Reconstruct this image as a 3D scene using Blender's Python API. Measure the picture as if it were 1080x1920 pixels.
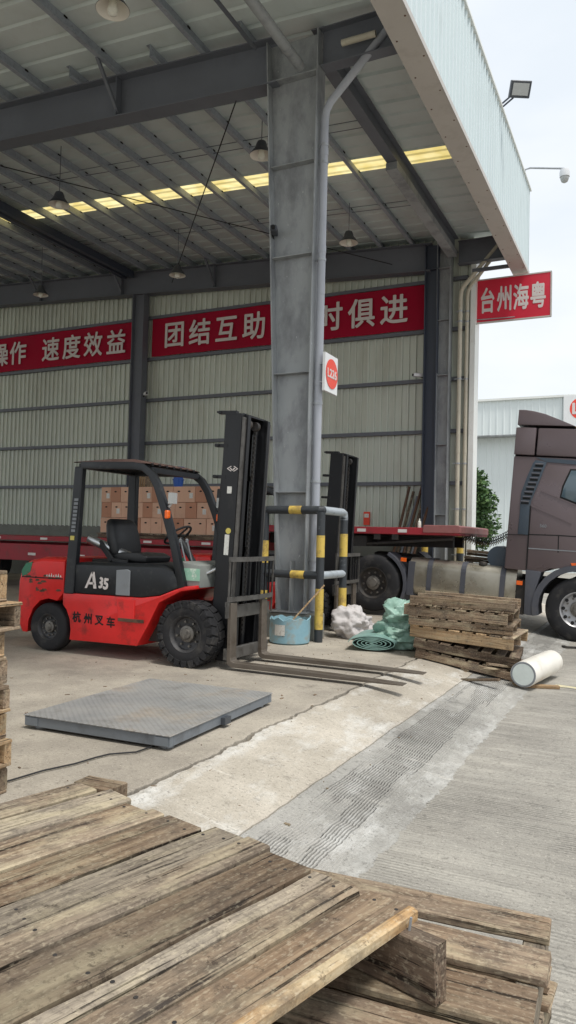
import bpy, bmesh, math, random
from mathutils import Vector, Matrix, noise as mnoise
R = math.radians
random.seed(7)
scene = bpy.context.scene
for o in list(bpy.data.objects):
    bpy.data.objects.remove(o)

# ------------------------------------------------------------------ camera
CAM_H = 1.4
FPX = 1403.06
def _axes():
    yaw, pitch, roll = R(26.1497), R(1.9829), R(1.4812)
    fwd = Vector((-math.sin(yaw)*math.cos(pitch), math.cos(yaw)*math.cos(pitch), math.sin(pitch)))
    rt_ = Vector((math.cos(yaw), math.sin(yaw), 0))
    up = rt_.cross(fwd)
    r2 = rt_*math.cos(roll) + up*math.sin(roll)
    u2 = up*math.cos(roll) - rt_*math.sin(roll)
    return r2, u2, fwd
CR, CU, CF = _axes()
cam_data = bpy.data.cameras.new('camera')
cam = bpy.data.objects.new('camera', cam_data)
scene.collection.objects.link(cam)
cam.matrix_world = Matrix(((CR.x, CU.x, -CF.x, 0), (CR.y, CU.y, -CF.y, 0), (CR.z, CU.z, -CF.z, CAM_H), (0, 0, 0, 1)))
cam_data.sensor_fit = 'VERTICAL'
cam_data.sensor_height = 36
cam_data.lens = 36*FPX/1920
cam_data.clip_start = .05
cam_data.clip_end = 2000
scene.camera = cam
def ray(x, y): return CR*((x-540)/FPX) + CU*((960-y)/FPX) + CF
def onz(x, y, z=0.0):
    d = ray(x, y); return Vector((0, 0, CAM_H)) + d*((z-CAM_H)/d.z)
def ony(x, y, Y):
    d = ray(x, y); return Vector((0, 0, CAM_H)) + d*(Y/d.y)

# ------------------------------------------------------------------ world, sun, exposure
SUN_EL, SUN_AZ = R(66), R(118)         # azimuth clockwise from +Y
world = bpy.data.worlds.new('World'); scene.world = world
world.use_nodes = True
wn = world.node_tree; wn.nodes.clear()
wout = wn.nodes.new('ShaderNodeOutputWorld')
wbg = wn.nodes.new('ShaderNodeBackground')
sky = wn.nodes.new('ShaderNodeTexSky'); sky.sky_type = 'NISHITA'; sky.sun_disc = False
sky.sun_elevation = SUN_EL; sky.sun_rotation = SUN_AZ
sky.air_density = 1.0; sky.dust_density = 3.0; sky.ozone_density = 1.0
tc = wn.nodes.new('ShaderNodeTexCoord')
mp = wn.nodes.new('ShaderNodeMapping'); mp.inputs['Scale'].default_value = (1.2, 1.2, 3.0)
cn = wn.nodes.new('ShaderNodeTexNoise'); cn.inputs['Scale'].default_value = 2.2; cn.inputs['Detail'].default_value = 5
cr = wn.nodes.new('ShaderNodeValToRGB')
cr.color_ramp.elements[0].position = .32; cr.color_ramp.elements[0].color = (7.7, 8.3, 8.9, 1)
cr.color_ramp.elements[1].position = .62; cr.color_ramp.elements[1].color = (9.0, 9.3, 9.7, 1)
mx = wn.nodes.new('ShaderNodeMix'); mx.data_type = 'RGBA'; mx.inputs[0].default_value = .93   # overcast veil over the clear sky
wn.links.new(tc.outputs['Generated'], mp.inputs[0]); wn.links.new(mp.outputs[0], cn.inputs['Vector'])
wn.links.new(cn.outputs['Fac'], cr.inputs[0])
wn.links.new(sky.outputs[0], mx.inputs[6]); wn.links.new(cr.outputs[0], mx.inputs[7])
wn.links.new(mx.outputs[2], wbg.inputs[0]); wbg.inputs[1].default_value = .1
wn.links.new(wbg.outputs[0], wout.inputs[0])
sun_d = bpy.data.lights.new('sun', 'SUN'); sun_d.energy = 2.3; sun_d.angle = R(12); sun_d.color = (1, .96, .9)
sun = bpy.data.objects.new('sun', sun_d); scene.collection.objects.link(sun)
sd = Vector((math.sin(SUN_AZ)*math.cos(SUN_EL), math.cos(SUN_AZ)*math.cos(SUN_EL), math.sin(SUN_EL)))
sun.rotation_euler = sd.to_track_quat('Z', 'Y').to_euler()
vs = scene.view_settings
vs.view_transform = 'Standard'; vs.look = 'None'; vs.gamma = 1; vs.exposure = 0.22; vs.use_curve_mapping = False
scene.render.engine = 'CYCLES'
scene.cycles.use_denoising = True
scene.cycles.max_bounces = 10; scene.cycles.diffuse_bounces = 7; scene.cycles.transmission_bounces = 6
scene.cycles.sample_clamp_indirect = 6

# ------------------------------------------------------------------ object helpers
COL = scene.collection
def empty(name, loc=(0, 0, 0), rot=(0, 0, 0), label=None, cat=None, group=None):
    o = bpy.data.objects.new(name, None); COL.objects.link(o)
    o.empty_display_size = .1
    o.location = loc; o.rotation_euler = rot
    return tag(o, label, cat, group)
def tag(o, label=None, cat=None, group=None, kind=None):
    if label: o['label'] = label
    if cat: o['category'] = cat
    if group: o['group'] = group
    if kind: o['kind'] = kind
    return o
def children(o): return [c for c in bpy.data.objects if c.parent == o]
def copy_tree(o, parent=None):
    c = o.copy(); COL.objects.link(c); c.parent = parent
    for ch in children(o): copy_tree(ch, c)
    return c
def link_mesh(name, me, m, parent=None):
    o = bpy.data.objects.new(name, me); COL.objects.link(o)
    if m and not me.materials: me.materials.append(m)
    o.parent = parent
    return o
class B:
    """collects shapes into one mesh"""
    def __init__(s, T=None):
        s.bm = bmesh.new(); s.T = T
    def v(s, p):
        p = Vector(p)
        return s.bm.verts.new(s.T @ p if s.T else p)
    def face(s, vs_):
        try: return s.bm.faces.new(vs_)
        except ValueError: return None
    def box(s, c, d, M=None):
        h = Vector(d)/2; c = Vector(c); vv = []
        for i in (-1, 1):
            for j in (-1, 1):
                for k in (-1, 1):
                    p = Vector((i*h.x, j*h.y, k*h.z))
                    if M: p = M @ p
                    vv.append(s.v(c+p))
        for q in ((0, 1, 3, 2), (4, 6, 7, 5), (0, 4, 5, 1), (2, 3, 7, 6), (0, 2, 6, 4), (1, 5, 7, 3)):
            s.face([vv[a] for a in q])
        return s
    def bar(s, p0, p1, w, h, up=(0, 0, 1)):
        p0, p1 = Vector(p0), Vector(p1); d = (p1-p0); L = d.length; d.normalize()
        u = Vector(up)
        if abs(u.dot(d)) > .98: u = Vector((1, 0, 0))
        x = d; y = u.cross(x).normalized(); z = x.cross(y)
        M = Matrix((x, y, z)).transposed()
        return s.box((p0+p1)/2, (L, w, h), M)
    def loft(s, rings, cap=True, closed=True):
        rv = [[s.v(p) for p in r] for r in rings]
        n = len(rv[0])
        for a, b in zip(rv, rv[1:]):
            for i in range(n if closed else n-1):
                j = (i+1) % n
                s.face((a[i], a[j], b[j], b[i]))
        if cap:
            s.face(list(reversed(rv[0]))); s.face(rv[-1])
        return s
    def tube(s, pts, r, seg=10, cap=True):
        pts = [Vector(p) for p in pts]; n = len(pts)
        rr = r if isinstance(r, (list, tuple)) else [r]*n
        rings = []; u = None
        for i, p in enumerate(pts):
            t = (pts[min(i+1, n-1)]-pts[max(i-1, 0)]).normalized()
            if u is None:
                u = Vector((0, 0, 1)) if abs(t.z) < .9 else Vector((1, 0, 0))
            u = (u - t*u.dot(t)).normalized(); w = t.cross(u)
            rings.append([p + (u*math.cos(2*math.pi*k/seg) + w*math.sin(2*math.pi*k/seg))*rr[i] for k in range(seg)])
        return s.loft(rings, cap)
    def cyl(s, p0, p1, r, r1=None, seg=16): return s.tube([p0, p1], [r, r if r1 is None else r1], seg)
    def lathe(s, prof, o=(0, 0, 0), axis='z', seg=24, cap=True):
        o = Vector(o); rings = []
        for r, h in prof:
            ring = []
            for k in range(seg):
                a = 2*math.pi*k/seg; c, q = r*math.cos(a), r*math.sin(a)
                ring.append(o + (Vector((c, q, h)) if axis == 'z' else Vector((c, h, q)) if axis == 'y' else Vector((h, c, q))))
            rings.append(ring)
        return s.loft(rings, cap)
    def prism(s, poly, a0, a1, axis='y'):
        f = (lambda p, t: (p[0], t, p[1])) if axis == 'y' else (lambda p, t: (t, p[0], p[1])) if axis == 'x' else (lambda p, t: (p[0], p[1], t))
        return s.loft([[f(p, a0) for p in poly], [f(p, a1) for p in poly]])
    def ibeam(s, p0, p1, w, h, tf=.014, tw=.01, up=(0, 0, 1)):
        p0, p1 = Vector(p0), Vector(p1); d = (p1-p0).normalized()
        u = Vector(up); y = u.cross(d).normalized(); z = d.cross(y)
        s.bar(p0+z*(h/2-tf/2), p1+z*(h/2-tf/2), w, tf, up)
        s.bar(p0-z*(h/2-tf/2), p1-z*(h/2-tf/2), w, tf, up)
        s.bar(p0, p1, tw, h-2*tf, up)
        return s
    def mesh(s, name, bevel=0, smooth=False, angle=40):
        bmesh.ops.recalc_face_normals(s.bm, faces=s.bm.faces)
        if bevel:
            es = [e for e in s.bm.edges if len(e.link_faces) == 2 and e.calc_face_angle(0) > R(30)]
            bmesh.ops.bevel(s.bm, geom=es, offset=bevel, segments=2 if smooth else 1, affect='EDGES', profile=.6, clamp_overlap=True)
        me = bpy.data.meshes.new(name); s.bm.to_mesh(me); s.bm.free()
        if smooth:
            me.polygons.foreach_set('use_smooth', [True]*len(me.polygons))
            me.set_sharp_from_angle(angle=R(angle))
        return me
    def build(s, name, m, parent=None, bevel=0, smooth=False, angle=40):
        return link_mesh(name, s.mesh(name, bevel, smooth, angle), m, parent)

# ------------------------------------------------------------------ materials
def lin(c):
    f = lambda v: (v/12.92 if v <= .04045 else ((v+.055)/1.055)**2.4)
    return tuple(f(v/255) for v in c) + (1,)
class NT:
    def __init__(s, name):
        s.m = bpy.data.materials.new(name); s.m.use_nodes = True
        s.t = s.m.node_tree; s.b = s.t.nodes['Principled BSDF']
        s.tc = s.n('ShaderNodeTexCoord')
    def n(s, t, **kw):
        q = s.t.nodes.new(t)
        for k, v in kw.items():
            if k.startswith('i_'):
                key = k[2:].replace('_', ' ')
                q.inputs[int(key) if key.isdigit() else key].default_value = v
            else: setattr(q, k, v)
        return q
    def l(s, a, b): s.t.links.new(a, b)
    def co(s, scale=(1, 1, 1), src='Object', rot=(0, 0, 0), jitter=False):
        m = s.n('ShaderNodeMapping'); m.inputs['Scale'].default_value = scale; m.inputs['Rotation'].default_value = rot
        s.l(s.tc.outputs[src], m.inputs[0])
        if jitter:
            oi = s.n('ShaderNodeObjectInfo'); a = s.n('ShaderNodeVectorMath', operation='SCALE'); a.inputs[0].default_value = (37, 53, 71)
            s.l(oi.outputs['Random'], a.inputs['Scale']); b = s.n('ShaderNodeVectorMath', operation='ADD')
            s.l(m.outputs[0], b.inputs[0]); s.l(a.outputs[0], b.inputs[1]); return b.outputs[0]
        return m.outputs[0]
    def noise(s, vec, scale, detail=5, rough=.55, dist=0):
        q = s.n('ShaderNodeTexNoise', i_Scale=scale, i_Detail=detail, i_Roughness=rough, i_Distortion=dist); s.l(vec, q.inputs['Vector']); return q.outputs['Fac']
    def ramp(s, fac, stops):
        q = s.n('ShaderNodeValToRGB'); e = q.color_ramp.elements
        while len(e) < len(stops): e.new(.5)
        for el, (p, c) in zip(e, stops):
            el.position = p; el.color = c if len(c) == 4 else (*c, 1)
        s.l(fac, q.inputs[0]); return q.outputs[0]
    def mask(s, fac, lo, hi): return s.ramp(fac, [(lo, (0, 0, 0)), (hi, (1, 1, 1))])
    def mix(s, fac, a, b, mode='MIX'):
        q = s.n('ShaderNodeMix', data_type='RGBA', blend_type=mode)
        for sock, v in ((q.inputs[0], fac), (q.inputs[6], a), (q.inputs[7], b)):
            if hasattr(v, 'is_linked') or hasattr(v, 'links'): s.l(v, sock)
            else: sock.default_value = v
        return q.outputs[2]
    def math(s, op, a, b=0.0):
        q = s.n('ShaderNodeMath', operation=op)
        for sock, v in ((q.inputs[0], a), (q.inputs[1], b)):
            if hasattr(v, 'links'): s.l(v, sock)
            else: sock.default_value = v
        return q.outputs[0]
    def rand(s, col, amt):
        oi = s.n('ShaderNodeObjectInfo'); h = s.n('ShaderNodeHueSaturation')
        mr = s.n('ShaderNodeMapRange', i_3=1-amt, i_4=1+amt); s.l(oi.outputs['Random'], mr.inputs[0]); s.l(mr.outputs[0], h.inputs['Value'])
        s.l(col, h.inputs['Color']); return h.outputs[0]
    def bump(s, h, strength, dist=.01):
        q = s.n('ShaderNodeBump', i_Strength=strength, i_Distance=dist); s.l(h, q.inputs['Height']); s.l(q.outputs[0], s.b.inputs['Normal'])
    def out(s, col=None, rough=None, metal=None, spec=None):
        for k, v in (('Base Color', col), ('Roughness', rough), ('Metallic', metal), ('Specular IOR Level', spec)):
            if v is None: continue
            if hasattr(v, 'links'): s.l(v, s.b.inputs[k])
            else: s.b.inputs[k].default_value = v
        return s.m
def P(name, col, rough=.6, metal=0, var=.12, vs_=2.5, dirt=None, ds=4, dlo=.55, dhi=.7, damt=1, bump=0, bs=60, stretch=(1, 1, 1), rnd=0, spec=.5, d2=None):
    t = NT(name); c = lin(col)
    v = t.co(stretch, jitter=True)
    n1 = t.noise(v, vs_, 6, .6)
    col_ = t.mix(t.mask(n1, .3, .7), tuple(x*(1-var) for x in c[:3])+(1,), tuple(min(1, x*(1+var)) for x in c[:3])+(1,))
    if dirt:
        n2 = t.noise(v, ds, 8, .65)
        f = t.mask(n2, dlo, dhi)
        if damt < 1: f = t.math('MULTIPLY', f, damt)
        col_ = t.mix(f, col_, lin(dirt))
    if d2:
        n4 = t.noise(v, d2[1], 4, .7); col_ = t.mix(t.mask(n4, d2[2], d2[2]+.05), col_, lin(d2[0]))
    if rnd: col_ = t.rand(col_, rnd)
    if bump: t.bump(t.noise(v, bs, 4), bump, .006)
    rr = t.ramp(n1, [(.3, (max(0, rough-.12),)*3), (.7, (min(1, rough+.12),)*3)])
    return t.out(col_, rr, metal, spec)

def wood(name, dark, mid, light, grey=.35, scale=1.0):
    t = NT(name)
    v = t.co((1.1*scale, 1.0*scale, 1.0*scale), jitter=True)
    vg = t.co((.8*scale, 34*scale, 34*scale), jitter=True)
    vf = t.co((4.5*scale, 85*scale, 85*scale), jitter=True)
    vc = t.co((1.6*scale, 60*scale, 60*scale), jitter=True)
    wob = t.noise(v, 1.6, 3)
    w = t.n('ShaderNodeVectorMath', operation='ADD'); sc = t.n('ShaderNodeVectorMath', operation='SCALE'); sc.inputs[0].default_value = (0, 1.3, 1.3)
    t.l(wob, sc.inputs['Scale']); t.l(vg, w.inputs[0]); t.l(sc.outputs[0], w.inputs[1])
    g = t.noise(w.outputs[0], 1.0, 8, .68, .12)
    fine = t.noise(vf, 1.0, 5, .65)
    crk = t.noise(vc, 1.0, 4, .55, .1)
    col = t.ramp(g, [(.30, lin(dark)), (.5, lin(mid)), (.68, lin(light))])
    weather = t.noise(v, 2.4, 7, .62)
    col = t.mix(t.math('MULTIPLY', t.mask(weather, .40, .66), grey), col, lin((136, 128, 116)))
    col = t.mix(t.math('MULTIPLY', t.mask(fine, .50, .64), .5), col, lin(tuple(x*.58 for x in dark)))
    col = t.mix(t.math('MULTIPLY', t.mask(crk, .62, .645), .85), col, lin(tuple(x*.38 for x in dark)))
    pale = t.noise(t.co((1.3, 4.5, 4.5), jitter=True), 2.2, 6, .6)
    col = t.mix(t.math('MULTIPLY', t.mask(pale, .52, .70), .7), col, lin((182, 170, 142)))
    st = t.noise(v, 5.0, 7, .72)
    col = t.mix(t.math('MULTIPLY', t.mask(st, .52, .68), .62), col, lin((74, 68, 64)))
    vo = t.n('ShaderNodeTexVoronoi', i_Scale=2.2); t.l(t.co((1, 1.9, 1.9), jitter=True), vo.inputs['Vector'])
    kn = t.ramp(vo.outputs['Distance'], [(.02, (1, 1, 1)), (.055, (0, 0, 0))])
    col = t.mix(t.math('MULTIPLY', kn, .8), col, lin((50, 36, 28)))
    iso = t.noise(v, 55, 6, .75); col = t.mix(t.math('MULTIPLY', t.mask(iso, .52, .66), .4), col, lin(tuple(x*.5 for x in dark)))
    iso2 = t.noise(t.co((.5, 1, 1), jitter=True), 120, 3, .6); col = t.mix(t.math('MULTIPLY', t.mask(iso2, .54, .66), .4), col, lin((186, 174, 150)))
    spot = t.noise(v, 17, 5, .8); col = t.mix(t.math('MULTIPLY', t.mask(spot, .60, .66), .6), col, lin((56, 47, 41)))
    col = t.rand(col, .3)
    h = t.math('SUBTRACT', t.math('ADD', t.math('MULTIPLY', fine, .6), t.math('MULTIPLY', g, .7)), t.math('MULTIPLY', t.mask(crk, .62, .70), 1.2))
    t.bump(h, .6, .004)
    return t.out(col, .88, 0, .2)

M_WOOD_OLD = wood('weathered_deck_wood', (94, 80, 67), (138, 121, 102), (170, 152, 128), .5)
M_WOOD_BROWN = wood('warm_brown_deck_wood', (86, 69, 55), (133, 112, 91), (168, 147, 120), .38, .85)
M_WOOD_GREYISH = wood('silvered_deck_wood', (98, 88, 78), (146, 134, 118), (180, 168, 148), .6, 1.25)
M_WOOD_DARK = wood('dark_old_wood', (70, 56, 46), (104, 86, 71), (134, 113, 93), .3)
M_WOOD_MID = wood('pallet_wood', (98, 81, 66), (140, 119, 98), (170, 149, 124), .38)
M_WOOD_LIGHT = wood('fresh_wood', (150, 118, 84), (192, 160, 122), (216, 190, 152), .18)
M_WOOD_SPLIT = wood('freshly_split_wood', (134, 104, 72), (170, 138, 98), (190, 160, 120), .2)
M_STEEL_GREY = P('grey_painted_steel', (154, 158, 160), .5, 0, .16, 1.1, (110, 112, 116), 3.2, .46, .68, .8, .1, 30, stretch=(1, 1, .45), d2=((190, 193, 195), 22, .66))
M_STEEL_DARK = P('dark_painted_steel', (104, 108, 116), .55, 0, .12, 1.0, (92, 96, 103), 4, .5, .75, .6)
M_STEEL_BLUE = P('blue_grey_steel_and_column_shade', (66, 73, 86), .55, 0, .1, 1.0, (64, 70, 80), 4, .5, .75, .5)  # blue-grey steel parts, and the shade tone of the far corner column
M_GALV = P('galvanised_steel', (168, 172, 176), .42, .35, .14, 9, (128, 130, 132), 30, .5, .7, .5)
M_PURLIN = P('blue_grey_purlin_steel', (156, 163, 172), .45, 0, .12, 6, (98, 102, 108), 20, .5, .7, .5)
M_PIPE_GREY = P('grey_plastic_pipe', (166, 170, 178), .4, 0, .07, 3, (128, 128, 128), 8, .6, .8, .6)
M_PIPE_BEIGE = P('beige_plastic_pipe', (196, 190, 172), .5, 0, .08, 3, (142, 128, 106), 5, .55, .75, .6)
M_WALL = P('cream_wall_sheet', (208, 214, 203), .45, 0, .06, .8, (172, 172, 156), 2.2, .48, .75, .65, stretch=(1, 1, .18), rnd=.05)
M_ROOF = P('pale_roof_sheet', (218, 228, 226), .55, 0, .06, .6, (188, 194, 188), 1.6, .5, .8, .5)
M_FASCIA = P('pale_blue_fascia_sheet', (208, 220, 222), .42, 0, .03, .8, (178, 188, 188), 3, .58, .8, .45, stretch=(1, 1, .3), d2=((120, 112, 100), 90, .80))
M_SOFFIT = P('beige_flashing', (190, 186, 180), .5, 0, .06, 1, (150, 144, 134), 4, .5, .8, .5)
M_WHITE_TRIM = P('white_trim', (228, 230, 226), .5, 0, .04, 1, (196, 192, 180), 5, .55, .8, .5)
M_DADO = P('wall_base_render', (122, 124, 118), .8, 0, .12, 1, (96, 96, 90), 3, .5, .7, .6, .2)
M_RED_CLOTH = P('red_banner_cloth', (160, 16, 48), .75, 0, .08, 1.2, spec=.2)
M_LETTER = P('white_lettering', (214, 206, 202), .7, 0, .04, 3)
M_SIGN_RED = P('red_sign_panel', (206, 32, 58), .45, 0, .06, 1)
M_FORK_RED = P('forklift_red_paint', (216, 38, 36), .4, 0, .14, 2.6, (128, 40, 34), 5.5, .54, .70, .8, .08, 30, d2=((58, 48, 44), 15, .70))
M_FORK_BLACK = P('forklift_black_paint', (24, 27, 31), .42, 0, .15, 2, (82, 82, 78), 6, .58, .74, .55)
M_MAST = P('mast_black_paint', (22, 23, 26), .45, .1, .2, 2, (62, 60, 57), 7, .60, .74, .5, stretch=(1, 1, .35))
M_WORN = P('worn_bare_steel', (100, 98, 95), .5, .45, .2, 6, (64, 60, 56), 9, .48, .7, .8, .15, 60)
M_FORKSTEEL = P('fork_steel', (106, 98, 89), .55, .4, .16, 4, (78, 66, 54), 7, .5, .7, .8, .12, 40, stretch=(.4, 1, 1))
M_RUBBER = P('tyre_rubber', (44, 44, 46), .85, 0, .2, 5, (98, 94, 88), 5, .52, .75, .5, .2, 60, spec=.25)
M_RIM_DARK = P('dark_rim', (62, 62, 64), .55, .2, .15, 6, (108, 102, 94), 7, .5, .7, .6)
M_RIM_SILVER = P('silver_rim', (176, 176, 178), .4, .5, .1, 6, (112, 106, 98), 8, .55, .75, .6)
M_HUB = P('worn_hub_metal', (120, 116, 110), .5, .5, .15, 12, (66, 62, 58), 14, .5, .7)
M_SEAT = P('black_vinyl', (30, 31, 33), .42, 0, .12, 4, (70, 70, 70), 6, .6, .8, .35)
M_PLASTIC = P('black_plastic', (28, 29, 31), .5, 0, .15, 5, (70, 68, 66), 7, .6, .8, .4)
M_ORANGE = P('orange_lens', (238, 104, 28), .3, 0, .08, 6)
M_GREYP = P('light_grey_panel', (128, 132, 136), .45, 0, .08, 4, (96, 92, 88), 6, .55, .75, .6)
M_COWL = P('dusty_grey_green_panel', (128, 132, 128), .6, 0, .12, 4, (92, 92, 88), 6, .5, .7, .6)
M_GREENSTICK = P('pale_green_sticker', (150, 196, 172), .5, 0, .12, 8, (222, 226, 216), 12, .52, .6, .8)
M_STICK = P('white_sticker', (214, 214, 208), .5, 0, .06, 6, (150, 146, 138), 40, .55, .62, .6)
M_YSTICK = P('yellow_sticker', (206, 190, 96), .5, 0, .06, 6)
M_GREENPAINT = P('old_green_paint', (58, 122, 92), .5, 0, .15, 4, (92, 66, 48), 8, .56, .66)
M_ROOFPLATE = P('rusty_guard_sheet', (118, 92, 84), .7, .1, .15, 4, (84, 58, 48), 6, .5, .7, .7)
M_CHROME = P('brushed_aluminium', (196, 198, 200), .28, .85, .06, 6, (140, 138, 134), 9, .6, .8, .5)
M_TRUCK = P('brown_metallic_paint', (106, 94, 96), .34, .25, .06, 1.5, (96, 86, 84), 3, .5, .8, .5)
M_TRUCK_DK = P('dark_grey_plastic', (74, 76, 84), .6, 0, .08, 3, (98, 94, 90), 4, .5, .75, .5)
M_LOUVRE = P('blue_grey_plastic', (62, 74, 86), .5, 0, .08, 3, (92, 92, 92), 5, .55, .75, .4)
M_GLASS = P('dark_window_glass', (86, 104, 114), .08, 0, .05, 2, spec=.8)
M_GAP = P('black_gap', (18, 18, 19), .8, 0, .1, 4)
M_CHASSIS = P('grimy_chassis_steel', (50, 48, 47), .7, .1, .2, 4, (86, 76, 64), 6, .5, .7, .6, .2, 40)
M_TANK = P('dusty_aluminium_tank', (176, 171, 158), .28, .7, .12, 1.6, (128, 117, 95), 3, .46, .75, .65)
M_TRAILER = P('trailer_red_paint', (156, 36, 48), .55, 0, .15, 2, (98, 58, 54), 5, .52, .7, .7, .1, 30)
M_TRAILER_PINK = P('faded_red_steel', (150, 96, 94), .6, 0, .14, 3, (118, 74, 64), 6, .5, .7, .7)
M_REFLECT = P('white_reflector', (220, 214, 210), .35, 0, .04, 6)
M_YELLOW = P('yellow_paint', (212, 182, 88), .5, 0, .08, 4, (150, 124, 78), 9, .50, .64, .8, .08, 50, d2=((70, 64, 56), 20, .70))
M_BLACKPAINT = P('chipped_black_paint', (54, 58, 62), .5, 0, .15, 5, (120, 124, 126), 10, .60, .68, .7, .08, 50, d2=((206, 208, 206), 16, .72))
M_PIPEWORN = P('pale_worn_pipe', (176, 184, 190), .45, .2, .08, 5, (112, 118, 122), 8, .55, .7, .7)
M_CONC_PLINTH = P('plinth_concrete', (138, 138, 132), .9, 0, .1, 3, (104, 102, 96), 5, .5, .7, .6, .3)
M_CARTON = P('carton_board', (212, 172, 146), .85, 0, .06, 3, (170, 132, 108), 4, .55, .75, .5, rnd=.07)
M_CARTON_P = P('brown_carton_board', (182, 134, 108), .85, 0, .06, 3, (148, 102, 82), 4, .55, .75, .5, rnd=.07)
M_BLUEBUCKET = P('blue_plastic', (42, 88, 170), .4, 0, .1, 4)
M_BUCKET = P('pale_blue_pail', (138, 178, 192), .5, 0, .1, 6, (150, 156, 150), 6, .50, .62, .8, .15, 30, d2=((84, 90, 88), 9, .66))
M_CEMENT = P('cement', (150, 146, 138), .95, 0, .1, 10, bump=.5, bs=40)
M_SACK = P('white_woven_sack', (196, 191, 189), .7, 0, .07, 5, (160, 152, 146), 6, .52, .72, .6, .3, 90)
M_TARP = P('green_tarpaulin', (146, 178, 164), .38, 0, .12, 4, (92, 130, 118), 6, .5, .7, .6, .2, 40)
M_TARP2 = P('blue_green_tarpaulin', (136, 172, 164), .45, 0, .12, 4, (70, 104, 98), 7, .5, .7, .6)
M_ROLL = P('white_plastic_wrap', (226, 222, 212), .45, 0, .05, 4, (186, 170, 148), 5, .56, .75, .6, .15, 30)
M_FILM = P('film_end', (206, 214, 210), .4, 0, .05, 20)
M_BULB = P('frosted_bulb', (226, 226, 214), .3, 0, .03, 4)
M_SHADE_IN = P('white_lamp_shade', (222, 218, 208), .45, 0, .04, 4)
M_SHADE_OUT = P('grey_lamp_housing', (74, 78, 84), .5, .2, .08, 6)
M_DISC = P('orange_red_disc', (232, 74, 52), .5, 0, .05, 3)
M_SIGNWHITE = P('white_sign_board', (226, 228, 228), .45, 0, .03, 3, (190, 186, 180), 6, .58, .75, .5)
M_SIGNYEL = P('orange_yellow_board', (222, 166, 44), .5, 0, .04, 3)
M_FARWALL = P('pale_far_sheet', (216, 224, 224), .5, 0, .03, .3)
M_CABLE = P('black_cable', (36, 36, 38), .6, 0, .1, 8)
M_RUST = P('rusty_steel', (104, 78, 62), .8, .2, .2, 6, (70, 52, 42), 9, .5, .7)
M_DISCWHITE = P('white_camera_housing', (216, 218, 220), .4, 0, .04, 5)
M_LED = P('lamp_glass', (176, 178, 176), .2, 0, .04, 5)

def scale_mat():
    t = NT('chequer_plate')
    v = t.co((1, 1, 1))
    a = t.n('ShaderNodeTexWave', wave_type='BANDS', i_Scale=8.5); t.l(t.co((1, 1, 1), rot=(0, 0, R(45))), a.inputs['Vector'])
    b = t.n('ShaderNodeTexWave', wave_type='BANDS', i_Scale=8.5); t.l(t.co((1, 1, 1), rot=(0, 0, R(-45))), b.inputs['Vector'])
    h = t.math('MULTIPLY', a.outputs['Fac'], b.outputs['Fac'])
    n = t.noise(v, 1.6, 7, .6)
    c = t.ramp(n, [(.3, lin((130, 131, 131))), (.55, lin((152, 151, 148))), (.72, lin((166, 152, 134)))])
    c = t.mix(t.math('MULTIPLY', t.mask(h, .35, .8), .35), c, lin((170, 170, 168)))
    d = t.noise(v, 5, 6, .7); c = t.mix(t.math('MULTIPLY', t.mask(d, .5, .7), .4), c, lin((96, 92, 86)))
    t.bump(h, .9, .008)
    return t.out(c, .62, .12)
M_PLATE = scale_mat()
M_SCALESIDE = P('scale_frame_paint', (116, 122, 128), .55, .1, .12, 4, (84, 84, 84), 6, .55, .72, .6)

def skylight_mat():
    m = bpy.data.materials.new('yellowed_skylight_sheet'); m.use_nodes = True
    t = m.node_tree; t.nodes.clear()
    o = t.nodes.new('ShaderNodeOutputMaterial'); tr = t.nodes.new('ShaderNodeBsdfTranslucent'); df = t.nodes.new('ShaderNodeBsdfDiffuse')
    mx = t.nodes.new('ShaderNodeMixShader'); mx.inputs[0].default_value = .12
    n = t.nodes.new('ShaderNodeTexNoise'); n.inputs['Scale'].default_value = 2.2; tcx = t.nodes.new('ShaderNodeTexCoord')
    r = t.nodes.new('ShaderNodeValToRGB'); r.color_ramp.elements[0].color = lin((206, 186, 116)); r.color_ramp.elements[1].color = lin((228, 214, 160))
    r.color_ramp.elements[0].position = .35; r.color_ramp.elements[1].position = .65
    t.links.new(tcx.outputs['Object'], n.inputs['Vector']); t.links.new(n.outputs['Fac'], r.inputs[0])
    t.links.new(r.outputs[0], tr.inputs[0]); t.links.new(r.outputs[0], df.inputs[0])
    t.links.new(tr.outputs[0], mx.inputs[1]); t.links.new(df.outputs[0], mx.inputs[2]); t.links.new(mx.outputs[0], o.inputs[0])
    return m
M_SKYLIGHT = skylight_mat()

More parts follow.
